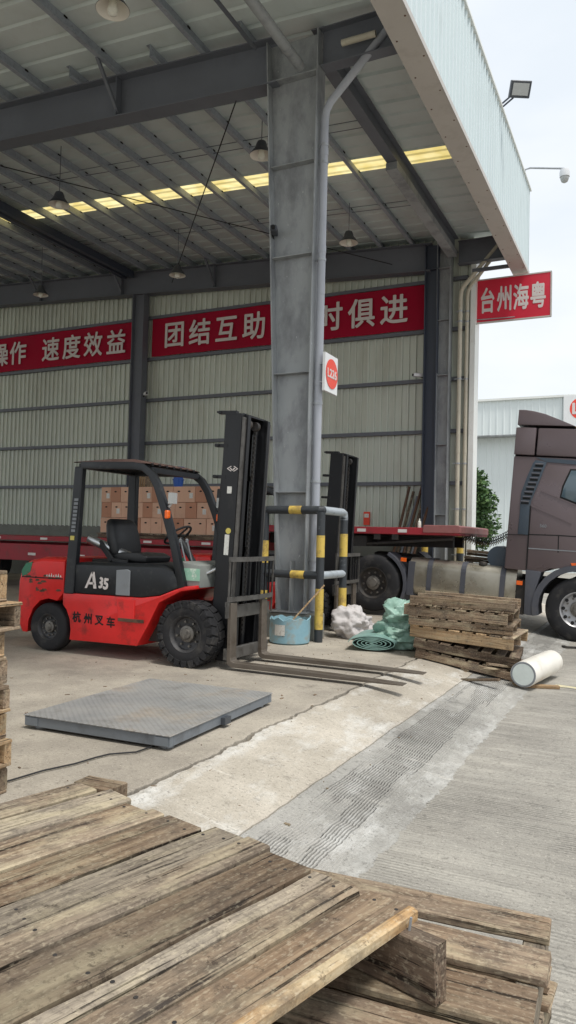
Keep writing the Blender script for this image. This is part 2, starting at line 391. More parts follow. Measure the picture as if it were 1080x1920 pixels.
def concrete(name, base, light, dark, broom=None, white=0, stain=.5):
    t = NT(name); v = t.co()
    n1 = t.noise(v, .7, 8, .62); n2 = t.noise(v, 3.5, 8, .65); n3 = t.noise(v, 45, 4, .6)
    c = t.ramp(n1, [(.3, lin(dark)), (.5, lin(base)), (.68, lin(light))])
    c = t.mix(t.math('MULTIPLY', t.mask(n2, .5, .72), .5), c, lin(light))
    c = t.mix(t.math('MULTIPLY', t.mask(t.noise(v, 9, 6, .7), .56, .74), stain), c, lin(dark))
    spots = t.n('ShaderNodeTexVoronoi', i_Scale=1.15, i_Randomness=1.0); t.l(v, spots.inputs['Vector'])
    sm = t.math('MULTIPLY', t.ramp(spots.outputs['Distance'], [(.06, (1, 1, 1)), (.17, (0, 0, 0))]), t.mask(t.noise(v, 14, 4), .35, .6))
    c = t.mix(t.math('MULTIPLY', sm, .45), c, lin(tuple(x*.55 for x in dark)))
    c = t.mix(t.math('MULTIPLY', n3, .22), c, lin(tuple(x*.6 for x in base)))
    h = t.math('ADD', t.math('MULTIPLY', n3, .5), t.math('MULTIPLY', t.noise(v, 12, 5), .6))
    if broom:
        wv = t.n('ShaderNodeTexWave', wave_type='BANDS', bands_direction='Y', i_Scale=broom, i_Distortion=2.2, i_Detail=3.0, i_Detail_Scale=1.6); t.l(t.co((.35, 1, 1)), wv.inputs['Vector'])
        patch = t.mask(t.noise(v, .8, 5), .36, .62)
        k = t.math('MULTIPLY', t.math('MULTIPLY', t.mask(wv.outputs['Fac'], .5, .8), t.mask(t.noise(t.co((1.2, 9, 1)), 1.4, 4), .35, .6)), t.math('ADD', t.math('MULTIPLY', patch, .8), .2))
        c = t.mix(t.math('MULTIPLY', k, .7), c, lin(tuple(x*.55 for x in dark)))
        b2 = t.noise(t.co((.7, 7, 1)), 1.2, 6, .65)
        c = t.mix(t.math('MULTIPLY', t.mask(b2, .48, .7), .5), c, lin(light))
        c = t.mix(t.math('MULTIPLY', t.mask(b2, .5, .3), .45), c, lin(dark))
        h = t.math('SUBTRACT', h, t.math('MULTIPLY', k, 1.2))
    if white:
        w = t.noise(t.co((1.4, .55, 1)), 2.4, 8, .72); c = t.mix(t.math('MULTIPLY', t.mask(w, .50, .68), .7*white), c, lin((222, 222, 218)))
        w2 = t.noise(t.co((1.2, 16, 1)), 1, 5, .7); c = t.mix(t.math('MULTIPLY', t.mask(w2, .62, .72), .6*white), c, lin((226, 222, 212)))
    sp = t.noise(v, 26, 5, .75); c = t.mix(t.math('MULTIPLY', t.mask(sp, .60, .70), .5), c, lin(tuple(x*.6 for x in dark)))
    sp2 = t.noise(v, 70, 3, .6); c = t.mix(t.math('MULTIPLY', t.mask(sp2, .60, .70), .35), c, lin(light))
    for sc_, lo, amt, colr in ((38, .57, .5, tuple(x*.62 for x in dark)), (95, .56, .5, tuple(x*.66 for x in dark)), (60, .58, .5, tuple(min(250, x*1.12) for x in light)), (7, .60, .45, tuple(x*.72 for x in dark))):
        c = t.mix(t.math('MULTIPLY', t.mask(t.noise(v, sc_, 5, .75), lo, lo+.07), amt), c, lin(colr))
    t.bump(h, .7, .007)
    return t.out(c, .9, 0, .3)
M_FLOOR = concrete('dusty_slab_concrete', (170, 162, 149), (198, 189, 173), (132, 125, 116), stain=.6)
M_APRON = concrete('pale_apron_concrete', (182, 174, 160), (208, 200, 186), (150, 142, 130), white=1.0, stain=.35)
M_RIB = concrete('grey_ribbed_concrete', (160, 158, 152), (188, 185, 178), (126, 123, 118), white=.8)
M_ROAD = concrete('broomed_road_concrete', (170, 166, 157), (192, 187, 176), (138, 134, 127), broom=10.5)
M_DIRT_SHADE = P('joint_dirt_and_groove_shade', (44, 41, 38), .95, 0, .2, 20)  # dirt under the joints; same dark tone paints shade into the ramp grooves
M_FADEYEL = P('faded_yellow_marking', (206, 196, 158), .8, 0, .06, 4, (160, 158, 148), 12, .5, .58, .9)

# ------------------------------------------------------------------ ground
FL_X, ST_X, RD_X = -2.56, -1.885, -1.235
RZ = -.2
def jag(y): return .05*mnoise.noise(Vector((y*1.1, 3.1, 0))) + .028*mnoise.noise(Vector((y*4.5, 1.3, 0))) + .02*mnoise.noise(Vector((y*15, 7.7, 0))) + .011*mnoise.noise(Vector((y*42, 2.7, 0)))
NY = 1100
ys = [-10 + 29*i/NY for i in range(NY+1)]
b = B()
rows = []
for y in ys:
    x = FL_X + jag(y)
    rows.append([(-60, y, 0), (x-.5, y, 0), (x-.03, y, 0), (x-.004, y, -.004), (x, y, -.17)])
b.loft(rows, cap=False, closed=False)
tag(b.build('warehouse_floor', M_FLOOR), kind='structure')
b = B(); rows = []
for y in ys:
    gap = .016 + .04*max(0, mnoise.noise(Vector((y*2.3, 9.2, 0))))+.006*abs(mnoise.noise(Vector((y*11, 5.2, 0))))
    x = FL_X + jag(y) + gap
    x2 = ST_X + .25*jag(y*1.3+40)
    mid = (x+x2)/2
    rows.append([(x, y, -.17), (x+.003, y, -.007), (x+.03, y, -.006), (mid, y, -.052+.004*mnoise.noise(Vector((y*1.5, 2, 0)))), (x2-.006, y, -.118), (x2-.003, y, -.15)])
b.loft(rows, cap=False, closed=False)
tag(b.build('ramp_apron', M_APRON), kind='structure')
b = B(); rows = []                                      # ribbed strip: real grooves along the ramp, shade painted dark into their beds for contrast
NG = 24
zz = lambda q: -.12-.08*(q-ST_X)/(RD_X-ST_X)
for y in ys:
    x2 = ST_X + .25*jag(y*1.3+40)
    xe = RD_X + .02*mnoise.noise(Vector((y*1.3, 20, 0))) + .03*mnoise.noise(Vector((y*5, 21, 0))) + .03*mnoise.noise(Vector((y*15, 22, 0))) + .015*mnoise.noise(Vector((y*40, 22, 0)))
    row = [(x2+.003, y, -.15), (x2+.005, y, -.12)]
    x = x2 + .09
    row.append((x-.004, y, zz(x-.004)))
    for g in range(NG):
        xg = x + g*.0185 + .007*mnoise.noise(Vector((y*1.4, g*.05, 3))) + .002*mnoise.noise(Vector((y*9, g, 3)))
        dep = .011*max(0.04, min(1, .85+1.5*mnoise.noise(Vector((y*.9, g*.13, 11)))))*(1 if g < 19 else .35)
        row += [(xg, y, zz(xg)), (xg+.0015, y, zz(xg)-dep), (xg+.0082, y, zz(xg)-dep), (xg+.0097, y, zz(xg+.0097))]
    row += [(xe-.06, y, -.195), (xe, y, RZ-.001), (xe+.01, y, RZ-.03)]
    rows.append(row)
b.loft(rows, cap=False, closed=False)
rib_me = b.mesh('ramp_ribbed_strip'); rib_me.materials.append(M_RIB); rib_me.materials.append(M_DIRT_SHADE)
for f_ in rib_me.polygons:
    vz = [rib_me.vertices[k].co for k in f_.vertices]
    if all(q.z < zz(q.x)-.0052 for q in vz) and vz[0].x > ST_X+.05: f_.material_index = 1
tag(link_mesh('ramp_ribbed_strip', rib_me, M_RIB), kind='structure')
b = B(); b.box((-2.2, 4.5, -.19), (1.2, 29, .02)); tag(b.build('ramp_bedding', M_DIRT_SHADE), kind='structure')
b = B()
for q in (((-1.35, -300), (600, 900)), ((-600, 19.2), (-1.35, 900)), ((-600, -300), (-1.35, -10))):
    (x0, y0), (x1, y1) = q
    b.face([b.v(p) for p in ((x0, y0, RZ-.003), (x1, y0, RZ-.003), (x1, y1, RZ-.003), (x0, y1, RZ-.003))])
tag(b.build('road', M_ROAD), kind='structure')
b = B(); b.box((-31.3, 19.0, -.12), (57.4, .3, .236)); tag(b.build('slab_edge', M_CONC_PLINTH), kind='structure')
b = B()
p0, p1 = Vector((-1.02, 9.08, RZ+.002)), Vector((6, 7.4, RZ+.002)); d = (p1-p0).normalized(); w = Vector((-d.y, d.x, 0))*.06
b.face([b.v(p) for p in (p0-w, p1-w, p1+w, p0+w)])
tag(b.build('road_marking', M_FADEYEL), kind='structure')

# ------------------------------------------------------------------ warehouse
YN, YF, YW = 9.6, 17.9, 18.2              # near frame, far frame, end wall
def rt(x): return 8.75 + .056*(-5.2-x)    # top of the rafters
WH = empty('warehouse', (-15, 10, 0), label='open-sided steel warehouse with grey columns, cream sheet end wall and pale fascia', cat='warehouse')
WH.location = (0, 0, 0)
XL, XR = -46, -4.05
# roof sheets (one object per sheet, ribs across)
def roof_sheet():
    b = B(); w = .84; x0, x1 = -2.95, XL
    prof = [(0, 0), (.30, 0), (.325, .035), (.375, .035), (.40, 0), (.74, 0), (.765, .05), (.815, .05), (.84, .0)]
    z = lambda x: rt(x) + .215
    b.loft([[(x0, y, z(x0)+h) for y, h in prof], [(x1, y, z(x1)+h) for y, h in prof]], cap=False, closed=False)
    return b.mesh('roof_panel')
rm = roof_sheet(); n = 0
sheets = []                                     # (near edge of the sheet, is skylight)
y = 18.4
while y > -4:
    is_sky = abs(y-14.2) < .05 or abs(y-5.28) < .05
    y -= .52 if is_sky else .84
    sheets.append((y, is_sky))
for y, is_sky in sheets:
    if is_sky:
        b = B(); z = lambda x: rt(x)+.215
        prof = [(0, 0), (.10, 0), (.12, .03), (.17, .03), (.19, 0), (.36, 0), (.38, .03), (.43, .03), (.45, 0), (.52, 0)]
        b.loft([[(-2.95, q, z(-2.95)+h) for q, h in prof], [(XL, q, z(XL)+h) for q, h in prof]], cap=False, closed=False)
        o = b.build('skylight_panel', M_SKYLIGHT, WH)
    else:
        o = link_mesh('roof_panel', rm, M_ROOF, WH)
    o.location = (0, y, 0)
# purlins (channel section) along the building, cleats on them
def purlin(x, y1=-4.0):
    b = B(); z = rt(x); cy = (18.3+y1)/2; ly = 18.3-y1
    b.box((x, cy, z+.105), (.008, ly, .2)); b.box((x+.036, cy, z+.007), (.072, ly, .008)); b.box((x-.036, cy, z+.204), (.072, ly, .008))
    b.box((x+.072, cy, z+.018), (.006, ly, .03))
    o = b.build('purlin', M_PURLIN, WH)
    b = B()
    for k in range(int(ly/.84)+1):
        b.box((x-.014, 18.4-.84*k-.06, z+.192), (.06, .07, .026))
    tag(b.build('roof_clip', M_GAP, o), kind='stuff')
xs = [-5.52-.82*k for k in range(0, 30)]
for k_, x in enumerate(xs): purlin(x, -4.0 if k_ % 2 else 9.25)
purlin(-3.5)
for yy in (12.2, 12.45, 15.6, 15.85):
    b = B(); pts = [(-4.6, yy, rt(-4.6)+.13), (-30, yy, rt(-30)+.13)]
    b.cyl(*pts, .008, seg=6); b.build('sag_rod', M_STEEL_DARK, WH)
# frames
def rafter(Y, mat, web=.02):
    b = B(); x0, x1 = -5.0, XL
    h = .69
    b.ibeam((x0, Y, rt(x0)-h/2), (x1, Y, rt(x1)-h/2), .30, h, .018, .012)
    o = b.build('rafter', mat, WH)
    for x in (-7.98, -11.26, -14.54, -17.82):
        for s_ in (1, -1):
            b = B(); b.bar((x, Y-.02*s_, rt(x)-.66), (x, Y-.62*s_, rt(x)+.02), .05, .05); b.build('flange_brace', M_STEEL_DARK, o)
        b = B(); b.box((x, Y-.075, rt(x)-h/2), (.012, .13, h-.045)); b.build('web_stiffener', mat, o)
    for x in xs[:18]:
        b = B(); b.box((x-.03, Y, rt(x)+.09), (.012, .14, .17)); b.build('purlin_cleat', M_STEEL_DARK, o)
    return o
rafter(YN, M_STEEL_DARK); rafter(YF, M_STEEL_DARK)
def column(Y, xo, base_w, top_w, mat, z0=.36, fl=.28, lower=True):
    """tapered I column: outer flange upright, inner flange raked; web in the XZ plane"""
    zt = rt(xo)-.02
    b = B(); xi0, xi1 = xo-base_w, xo-top_w
    b.prism([(xi0+.02, z0), (xo-.02, z0), (xo-.02, zt), (xi1+.02, zt)], Y-.006, Y+.006)
    o = b.build('column', mat, WH)
    b = B(); b.box((xo-.008, Y, (z0+zt)/2), (.02, fl, zt-z0)); b.build('outer_flange', mat, o, bevel=.003)
    b = B(); b.loft([[(xi0, Y-fl/2, z0), (xi0+.02, Y-fl/2, z0), (xi0+.02, Y+fl/2, z0), (xi0, Y+fl/2, z0)], [(xi1, Y-fl/2, zt), (xi1+.02, Y-fl/2, zt), (xi1+.02, Y+fl/2, zt), (xi1, Y+fl/2, zt)]])
    b.build('inner_flange', mat, o)
    for z in ((2.05, 3.75, 5.45, 6.8) if lower else ()):
        w = base_w+(top_w-base_w)*(z-z0)/(zt-z0)
        b = B(); b.box((xo-w/2, Y-.062, z), (w-.05, .11, .012)); b.build('stiffener', mat, o)
    w = base_w + (top_w-base_w)*(8.1-z0)/(zt-z0)
    b = B(); b.box((xo-w/2, Y-.072, 8.08), (w-.045, .128, .016)); b.build('cap_stiffener', mat, o)
    b = B(); b.box((xo-base_w/2, Y, z0+.012), (base_w+.12, fl+.12, .024)); b.build('base_plate', mat, o)
    if lower:
        b = B(); b.box((xo-base_w/2, Y-.085, z0+.37), (.014, .15, .7)); b.build('base_stiffener', mat, o)
    return o
column(YN, -4.36, .44, .84, M_STEEL_GREY)
column(YF, -4.5, .28, .34, M_STEEL_GREY, z0=0, lower=True)
column(YF-.02, -4.80, .30, .34, M_STEEL_BLUE, z0=0, lower=False)  # added dark member: shade on the column's inner part, put into its colour
b = B(); b.box((-4.6, YN, .175), (.84, .36, .37)); b.build('column_plinth', M_CONC_PLINTH, WH, bevel=.02)
# gable columns in the end wall
for x in (-13.86, -22.5):
    b = B(); b.ibeam((x, YF-.02, 0), (x, YF-.02, rt(x)-.68), .26, .42, .016, .012, up=(1, 0, 0))
    b.build('gable_column', M_STEEL_DARK, WH)
# eave members
b = B(); b.ibeam((-4.45, YN+.02, 8.62), (-4.45, YF, 8.62), .2, .36, .016, .012); o = b.build('eave_beam', M_STEEL_DARK, WH)
b = B(); b.box((-4.45, 15.4, 8.36), (.22, 4.7, .14)); b.build('eave_beam_haunch', M_STEEL_GREY, o)
b = B(); b.cyl((-4.62, YN-.16, 8.16), (-4.62, .6, 8.16), .075, seg=16); b.build('eave_tube', M_STEEL_GREY, WH, smooth=True)
b = B(); b.cyl((-5.35, 1.2, 8.6), (-5.35, YN-.2, 8.6), .03, seg=8); b.build('tie_tube', M_STEEL_DARK, WH, smooth=True)
for Y in (YN, YF):
    b = B(); b.ibeam((-4.34, Y, 8.42), (-3.02, Y, 8.42), .2, .56, .014, .01); b.build('overhang_bracket', M_STEEL_DARK, WH)
for p in (((-5.83, YN+.1, 8.1), (-12.7, YF-.1, 8.75)), ((-12.6, YN+.1, 8.75), (-6, YF-.1, 8.35))):
    b = B(); b.cyl(*p, .011, seg=6); b.build('bracing_rod', M_GAP, WH)
b = B()
for dx in (-.13, .13): b.box((-14.25+dx, (YN+YF)/2, rt(-14.25)-.1), (.13, YF-YN-.3, .2))
b.build('ridge_beam', M_STEEL_BLUE, WH)
# end wall: base, girts, sheets
b = B(); b.box(((XL+XR)/2, YW+.10, .81), (XR-XL, .2, 1.62)); b.build('wall_base', M_DADO, WH)
for z in (2.84, 4.12, 5.405, 6.64, 7.89):
    b = B(); b.box(((XL+XR)/2, YW-.06, z), (XR-XL-.2, .1, .09)); b.box(((XL+XR)/2, YW-.112, z-.03), (XR-XL-.2, .008, .03)); b.build('girt', M_STEEL_DARK, WH)
def wall_sheet(z0, z1):
    b = B(); pr = []
    for k in range(5):
        a = -k*.18
        pr += [(a, 0), (a-.126, 0), (a-.131, -.055), (a-.172, -.055)]
    pr.append((-.9, 0))
    b.loft([[(x, y, z0) for x, y in pr], [(x, y, z1) for x, y in pr]], cap=False, closed=False)
    return b.mesh('wall_panel')
wm = wall_sheet(1.60, 10.6)
x = XR
while x > -30:
    o = link_mesh('wall_panel', wm, M_WALL, WH); o.location = (x, YW+.03+.002*random.random(), 0); x -= .9
b = B(); b.box((-38.4, YW+.04, 6), (16, .02, 8.8)); b.build('wall_sheeting', M_WALL, WH)
b = B(); b.box((-3.99, YW+.0, 4.2), (.12, .44, 8.6)); b.build('corner_flashing', M_WHITE_TRIM, WH)
# fascia: sheets, soffit flashing, top cap
XFO = -2.8
def fascia_sheet():
    b = B(); pr = []
    for k in range(4):
        a = k*.21
        pr += [(0, a), (0, a+.135), (.032, a+.147), (.032, a+.195)]
    pr.append((0, .84))
    b.loft([[(XFO+x, y, 7.9) for x, y in pr], [(XFO+x, y, 9.93) for x, y in pr]], cap=False, closed=False)
    return b.mesh('fascia_panel')
fm = fascia_sheet()
for k in range(27):
    o = link_mesh('fascia_panel', fm, M_FASCIA, WH); o.location = (.0015*(k % 2), 17.6-.84*k, 0)
b = B(); b.box((XFO-.02, 7.05, 9.95), (.16, 22.9, .05)); b.build('fascia_cap', M_WHITE_TRIM, WH)
o = B().box((XFO-.145, 7.05, 7.885), (.36, 22.9, .012)).box((XFO+.028, 7.05, 7.92), (.012, 22.9, .09)).build('soffit_flashing', M_SOFFIT, WH)
for k in range(30):
    q = B().lathe([(.0, -.006), (.013, -.006), (.013, .0)], (XFO-.02-.24*(k % 2), 17.9-.42*k, 7.879), seg=6).build('screw', M_RUST, o)
b = B(); b.box((XFO-.3, 7.05, 8.9), (.012, 22.9, 2.02)); b.build('fascia_lining', M_STEEL_BLUE, WH)
b = B(); b.box((XFO-.15, 18.47, 8.92), (.33, .03, 2.06)); b.build('fascia_end', M_WHITE_TRIM, WH)
b = B(); b.box((-3.05, 7.05, 8.62), (.16, 22.9, .16)); b.build('gutter', M_STEEL_BLUE, WH)
# end-wall roof verge and lintels over the corner
b = B(); b.box((-3.5, YF, 7.95), (1.0, .06, .08)); b.build('corner_tie', M_STEEL_DARK, WH)
# downspouts
def downspout(Y, x, z0, mat, r=.056, xg=-3.2):
    b = B(); b.tube([(xg, Y, 8.66), (xg-.06, Y, 8.55), (x+.08, Y, 7.62), (x+.015, Y, 7.5), (x, Y, 7.34), (x, Y, z0)], r, 16)
    o = b.build('downspout', mat, WH, smooth=True, angle=60)
    for z in (7.0, 6.75, 5.35, 3.3, 2.2, 1.1):
        if z > z0: B().cyl((x, Y, z-.018), (x, Y, z+.018), r+.008).box((x-.07, Y, z), (.09, .02, .025)).build('pipe_clip', M_GALV, o, smooth=True)
    for z in (6.9, 5.5, 3.6):
        B().cyl((x, Y, z-.05), (x, Y, z+.05), r+.005).build('pipe_socket', mat, o, smooth=True)
    return o
downspout(YN-.02, -4.275, .4, M_PIPE_GREY)
downspout(YF+.02, -4.28, .0, M_PIPE_BEIGE, .05, -3.3)
o = downspout(YF+.1, -4.13, .0, M_PIPE_BEIGE, .045, -3.25)
# light fitting under the overhang
B().cyl((-4.0, YN-.12, 8.36), (-3.5, YN-.12, 8.36), .045).build('overhang_light_tube', M_PIPE_BEIGE, WH, smooth=True)

# ------------------------------------------------------------------ text
def text(name, body, size, m, parent, mat4, extrude=.004, bold=0.0, sx=1.0):
    cu = bpy.data.curves.new(name, 'FONT'); cu.body = body; cu.size = size; cu.align_x = 'CENTER'; cu.align_y = 'CENTER'
    cu.extrude = extrude; cu.resolution_u = 3
    t = bpy.data.objects.new('tmp', cu); COL.objects.link(t)
    dg = bpy.context.evaluated_depsgraph_get(); dg.update()
    me = bpy.data.meshes.new_from_object(t.evaluated_get(dg)); bpy.data.objects.remove(t)
    zs = [v.co.x for v in me.vertices]; ysx = [v.co.y for v in me.vertices]
    cx, cy = (max(zs)+min(zs))/2, (max(ysx)+min(ysx))/2
    for v in me.vertices: v.co.x = (v.co.x-cx)*sx; v.co.y -= cy
    if bold:                                     # heavier strokes: the glyph laid over itself with small shifts
        bm0 = bmesh.new(); k = bold*1.15
        for j, (dx, dy) in enumerate(((0, 0), (k, 0), (-k, 0), (0, k), (0, -k), (k*.7, k*.7), (-k*.7, -k*.7), (k*.7, -k*.7), (-k*.7, k*.7))):
            mm = me.copy()
            for v in mm.vertices: v.co += Vector((dx, dy, -.00025*j))
            bm0.from_mesh(mm); bpy.data.meshes.remove(mm)
        bm0.to_mesh(me); bm0.free()
    me.materials.clear(); o = link_mesh(name, me, m, parent); o.matrix_local = mat4
    return o
FACE_NEG_Y = Matrix.Rotation(R(90), 4, 'X')                       # reads from -Y
FACE_POS_X = Matrix.Rotation(R(90), 4, 'Z') @ FACE_NEG_Y          # reads from +X

# banners on the end wall
def banner(x0, x1, chars, label):
    e = empty('banner', (x0, YW-.13, 6.70), label=label, cat='banner', group='slogan banners on the end wall')
    b = B(); nx = 24
    rings = []
    for i in range(nx+1):
        x = (x1-x0)*i/nx; s = .028*math.sin(i*1.7)+.02*random.random()
        rings.append([(x, s, 0), (x, s*.6-.004, .3), (x, s-.006, .62), (x, s*.5, .9), (x, s*.8, 1.13)])
    b.loft(rings, cap=False, closed=False); b.build('cloth', M_RED_CLOTH, e, smooth=True)
    for ch, px in chars:
        X = ony(px[0], px[1], YW-.13).x
        text('character', ch, .80, M_LETTER, e, Matrix.Translation((X-x0, -.045, .575)) @ FACE_NEG_Y, .003, .012, .95)
    return e
banner(-13.55, -5.06, [(c, (x, 610)) for c, x in zip('团结互助与时俱进', (329, 376, 426, 477, 562, 620, 678, 739))], 'long red slogan banner with eight white characters to the right of the gable column')
banner(-26, -14.15, [(c, (x, 650)) for c, x in zip('操作速度效益', (3, 36, 97, 136, 176, 219))], 'long red slogan banner left of the gable column, partly out of frame')
# projecting shop sign at the corner
e = empty('projecting_sign', (-3.98, YF+.28, 6.74), label='red projecting sign with four white characters at the building corner', cat='sign')
b = B(); b.box((.88, 0, .52), (1.74, .05, 1.03)); b.build('panel', M_SIGN_RED, e)
B().box((.88, 0, 1.045), (1.78, .07, .03)).box((.88, 0, -.005), (1.78, .07, .03)).box((1.76, 0, .52), (.03, .07, 1.02)).build('frame', M_SOFFIT, e)
for k, ch in enumerate('台州海粤'):
    text('character', ch, .37, M_LETTER, e, Matrix.Translation((.30+.39*k, -.03, .53)) @ FACE_NEG_Y @ Matrix.Scale(1.75, 4, (0, 1, 0)), .003, .008)
B().cyl((-.45, -.06, .08), (.95, -.05, .05), .012, seg=8).build('bracket_rod', M_GALV, e)
B().cyl((-.06, -.1, -.04), (.05, -.1, -.06), .03).box((-.06, -.1, -.0), (.03, .03, .12)).build('sign_camera', M_GAP, e)

# bay-number sign on the column
e = empty('bay_sign', (-4.16, YN-.16, 3.46), label='square white bay sign with an orange disc reading L226 on the column', cat='sign')
B().box((.01, .25, .27), (.045, .45, .54)).build('board', M_SIGNWHITE, e, bevel=.004)
B().lathe([(0, 0), (.21, 0), (.21, .004), (0, .004)], (.036, .25, .27), 'x', 32, cap=False).build('disc', M_DISC, e)
text('bay_number', 'L226', .17, M_LETTER, e, Matrix.Translation((.044, .25, .27)) @ FACE_POS_X, .001, .004)
B().bar((-.15, .1, .4), (-.03, .1, .4), .02, .02).bar((-.15, .1, .14), (-.03, .1, .14), .02, .02).build('bracket', M_GALV, e)

# high-bay lamps
def lamp_proto(zl, zt):
    e = empty('high_bay_lamp', label='x', cat='lamp', group='high-bay lamps under the roof')
    B().cyl((0, 0, zl+.2), (0, 0, zt), .009, seg=8).build('rod', M_STEEL_DARK, e)
    B().lathe([(.02, .26), (.06, .25), (.085, .2), (.095, .15), (.14, .09), (.21, .0), (.205, .0), (.135, .085), (.09, .14), (.03, .16)], (0, 0, zl), seg=28, cap=False).build('shade', M_SHADE_IN, e, smooth=True)
    B().lathe([(.03, .27), (.075, .255), (.098, .2), (.108, .15), (.152, .092), (.214, .004)], (0, 0, zl), seg=28, cap=False).build('housing', M_SHADE_OUT, e, smooth=True)
    B().lathe([(.045, .15), (.05, .06), (.065, .0), (.055, -.05), (.02, -.075), (0.001, -.08)], (0, 0, zl), seg=18, cap=False).build('bulb', M_BULB, e, smooth=True)
    return e
lamps = [(-6.17, 7.2, 'in front of the near rafter, over the forklift'), (-6.36, 11.5, 'beside the tapered column, before the skylight strip'), (-10.8, 11.2, 'deep in the bay before the skylight strip'),
         (-6.18, 15.3, 'near the end wall, right of the column'), (-10.9, 15.5, 'in front of the end-wall rafter over the eight-character banner'), (-15.6, 15.6, 'near the end wall left of the gable column')]
for x, y, w in lamps:
    zl = {7.2: 7.97, 11.5: 8.2, 11.2: 7.96, 15.3: 8.0, 15.5: 7.96, 15.6: 8.06}[y]
    e = lamp_proto(0, rt(x)+.1-zl); e.location = (x, y, zl); e['label'] = 'hanging bell-shaped grey high-bay lamp '+w

# floodlight and dome camera on the fascia, small cameras
e = empty('floodlight', (XFO+.06, 14.6, 9.98), label='grey floodlight on a bracket at the top of the fascia', cat='floodlight')
B().bar((0, 0, 0), (.2, -.02, .12), .03, .02).bar((0, .08, -.02), (.2, .06, .1), .03, .02).build('bracket', M_STEEL_BLUE, e)
Mt = Matrix.Translation((.33, 0, .2)) @ Matrix.Rotation(R(28), 4, 'Z') @ Matrix.Rotation(R(32), 4, 'X')
bb = B(Mt); bb.box((0, 0, 0), (.40, .09, .30)); bb.build('housing', M_SHADE_OUT, e, bevel=.012)
bb = B(Mt); bb.box((0, -.05, 0), (.31, .012, .21)); bb.build('lens', M_LED, e)
bb = B(Mt)
for k in range(6): bb.box((-.15+.06*k, .065, 0), (.012, .05, .26))
bb.build('cooling_fins', M_SHADE_OUT, e)
e = empty('dome_camera', (XFO, 17.95, 10.0), label='white dome camera hanging from a long arm at the far fascia corner', cat='camera')
B().tube([(-.02, 0, -.03), (-.02, 0, .22), (.1, 0, .24), (.86, .05, .1)], .022, 10).build('arm', M_GALV, e, smooth=True, angle=60)
B().lathe([(.02, .0), (.1, -.03), (.115, -.1), (.112, -.2), (.10, -.2)], (.86, .05, .1), seg=20, cap=False).build('housing', M_DISCWHITE, e, smooth=True)
B().lathe([(.098, -.2), (.095, -.25), (.07, -.31), (.03, -.335), (.001, -.34)], (.86, .05, .1), seg=20, cap=False).build('dome', M_LED, e, smooth=True)
def cam_small(loc, rz, label, m):
    e = empty('security_camera', loc, (0, 0, rz), label, 'camera', 'small security cameras')
    B().cyl((0, 0, 0), (0, .1, -.04), .015, seg=8).build('mount', M_GAP, e)
    B().box((.03, -.06, .03), (.09, .22, .09)).build('body', m, e, bevel=.012)
    B().lathe([(.03, 0), (.03, -.03), (.02, -.03)], (.03, -.17, .03), 'y', 14).build('lens', M_GAP, e)
cam_small((-5.02, YN-.12, 5.8), R(20), 'small dark security camera bolted to the inner flange of the tapered column', M_SHADE_OUT)
cam_small((-13.45, YF-.25, 5.47), R(50), 'small white security camera on the gable column', M_DISCWHITE)
cam_small((-5.25, YW-.3, 5.47), R(-60), 'small white security camera on the girt near the corner column', M_DISCWHITE)

# ------------------------------------------------------------------ guard frame round the column
gf = empty('column_guard', (-4.08, 9.34, 0), label='yellow and black pipe guard frame around the column base', cat='guard rail')
def striped(pts, r, bands, name):
    """bands: list of (t0,t1,material) along a straight pipe, each a short sleeve of its own"""
    p0, p1 = Vector(pts[0]), Vector(pts[1])
    o = B().cyl(p0, p1, r, seg=18).build(name, M_BLACKPAINT, gf, smooth=True)
    for t0, t1, m in bands:
        B().lathe([(r+.0015, 0), (r+.0015, (t1-t0)*(p1-p0).length)], (0, 0, 0), seg=18, cap=False).build('paint_band', m, o, smooth=True)
        q = children(o)[-1]
        q.matrix_local = Matrix.Translation(p0+(p1-p0)*t0) @ (p1-p0).to_track_quat('Z', 'Y').to_matrix().to_4x4()
r = .057
Bp, Cp, Ap = (0, 0), (0, .84), (-.86, 0)
striped([(0, 0, 0), (0, 0, 1.74)], r, [(.10, .255, M_YELLOW), (.255+.16, .415, M_YELLOW), (.255+.16, .42, M_BLACKPAINT), (.64, .80, M_YELLOW), (.27, .40, M_YELLOW)][:1]+[(.27, .40, M_YELLOW)][:0]+[(.25, .415, M_YELLOW), (.66, .83, M_YELLOW)], 'post')
striped([(0, .84, 0), (0, .84, 1.74)], r, [(.2, .40, M_YELLOW), (.66, .85, M_YELLOW)], 'post')
striped([(-.86, 0, 0), (-.86, 0, 1.74)], r, [(.2, .38, M_YELLOW), (.6, .78, M_YELLOW)], 'post')
striped([(-.80, 0, 1.79), (-.02, 0, 1.79)], r, [(.42, .66, M_YELLOW)], 'rail')
B().tube([(-.86, 0, 1.70), (-.86, 0, 1.76), (-.84, 0, 1.785), (-.79, 0, 1.79)], r, 18).build('elbow', M_BLACKPAINT, gf, smooth=True)
B().tube([(-.04, 0, 1.79), (-.0, .01, 1.79), (0, .06, 1.79)], r, 18).tube([(0, 0, 1.70), (0, 0, 1.76)], r*1.02, 18).build('elbow', M_BLACKPAINT, gf, smooth=True)
B().tube([(0, .05, 1.79), (0, .76, 1.79), (0, .82, 1.775), (0, .84, 1.72), (0, .84, 1.68)], r, 18).build('rail', M_PIPEWORN, gf, smooth=True, angle=60)
striped([(-.86, 0, .90), (-.0, 0, .90)], r*.95, [(.50, .74, M_YELLOW)], 'rail')
B().cyl((0, .03, .90), (0, .82, .90), r*.95, seg=18).build('rail', M_PIPEWORN, gf, smooth=True)

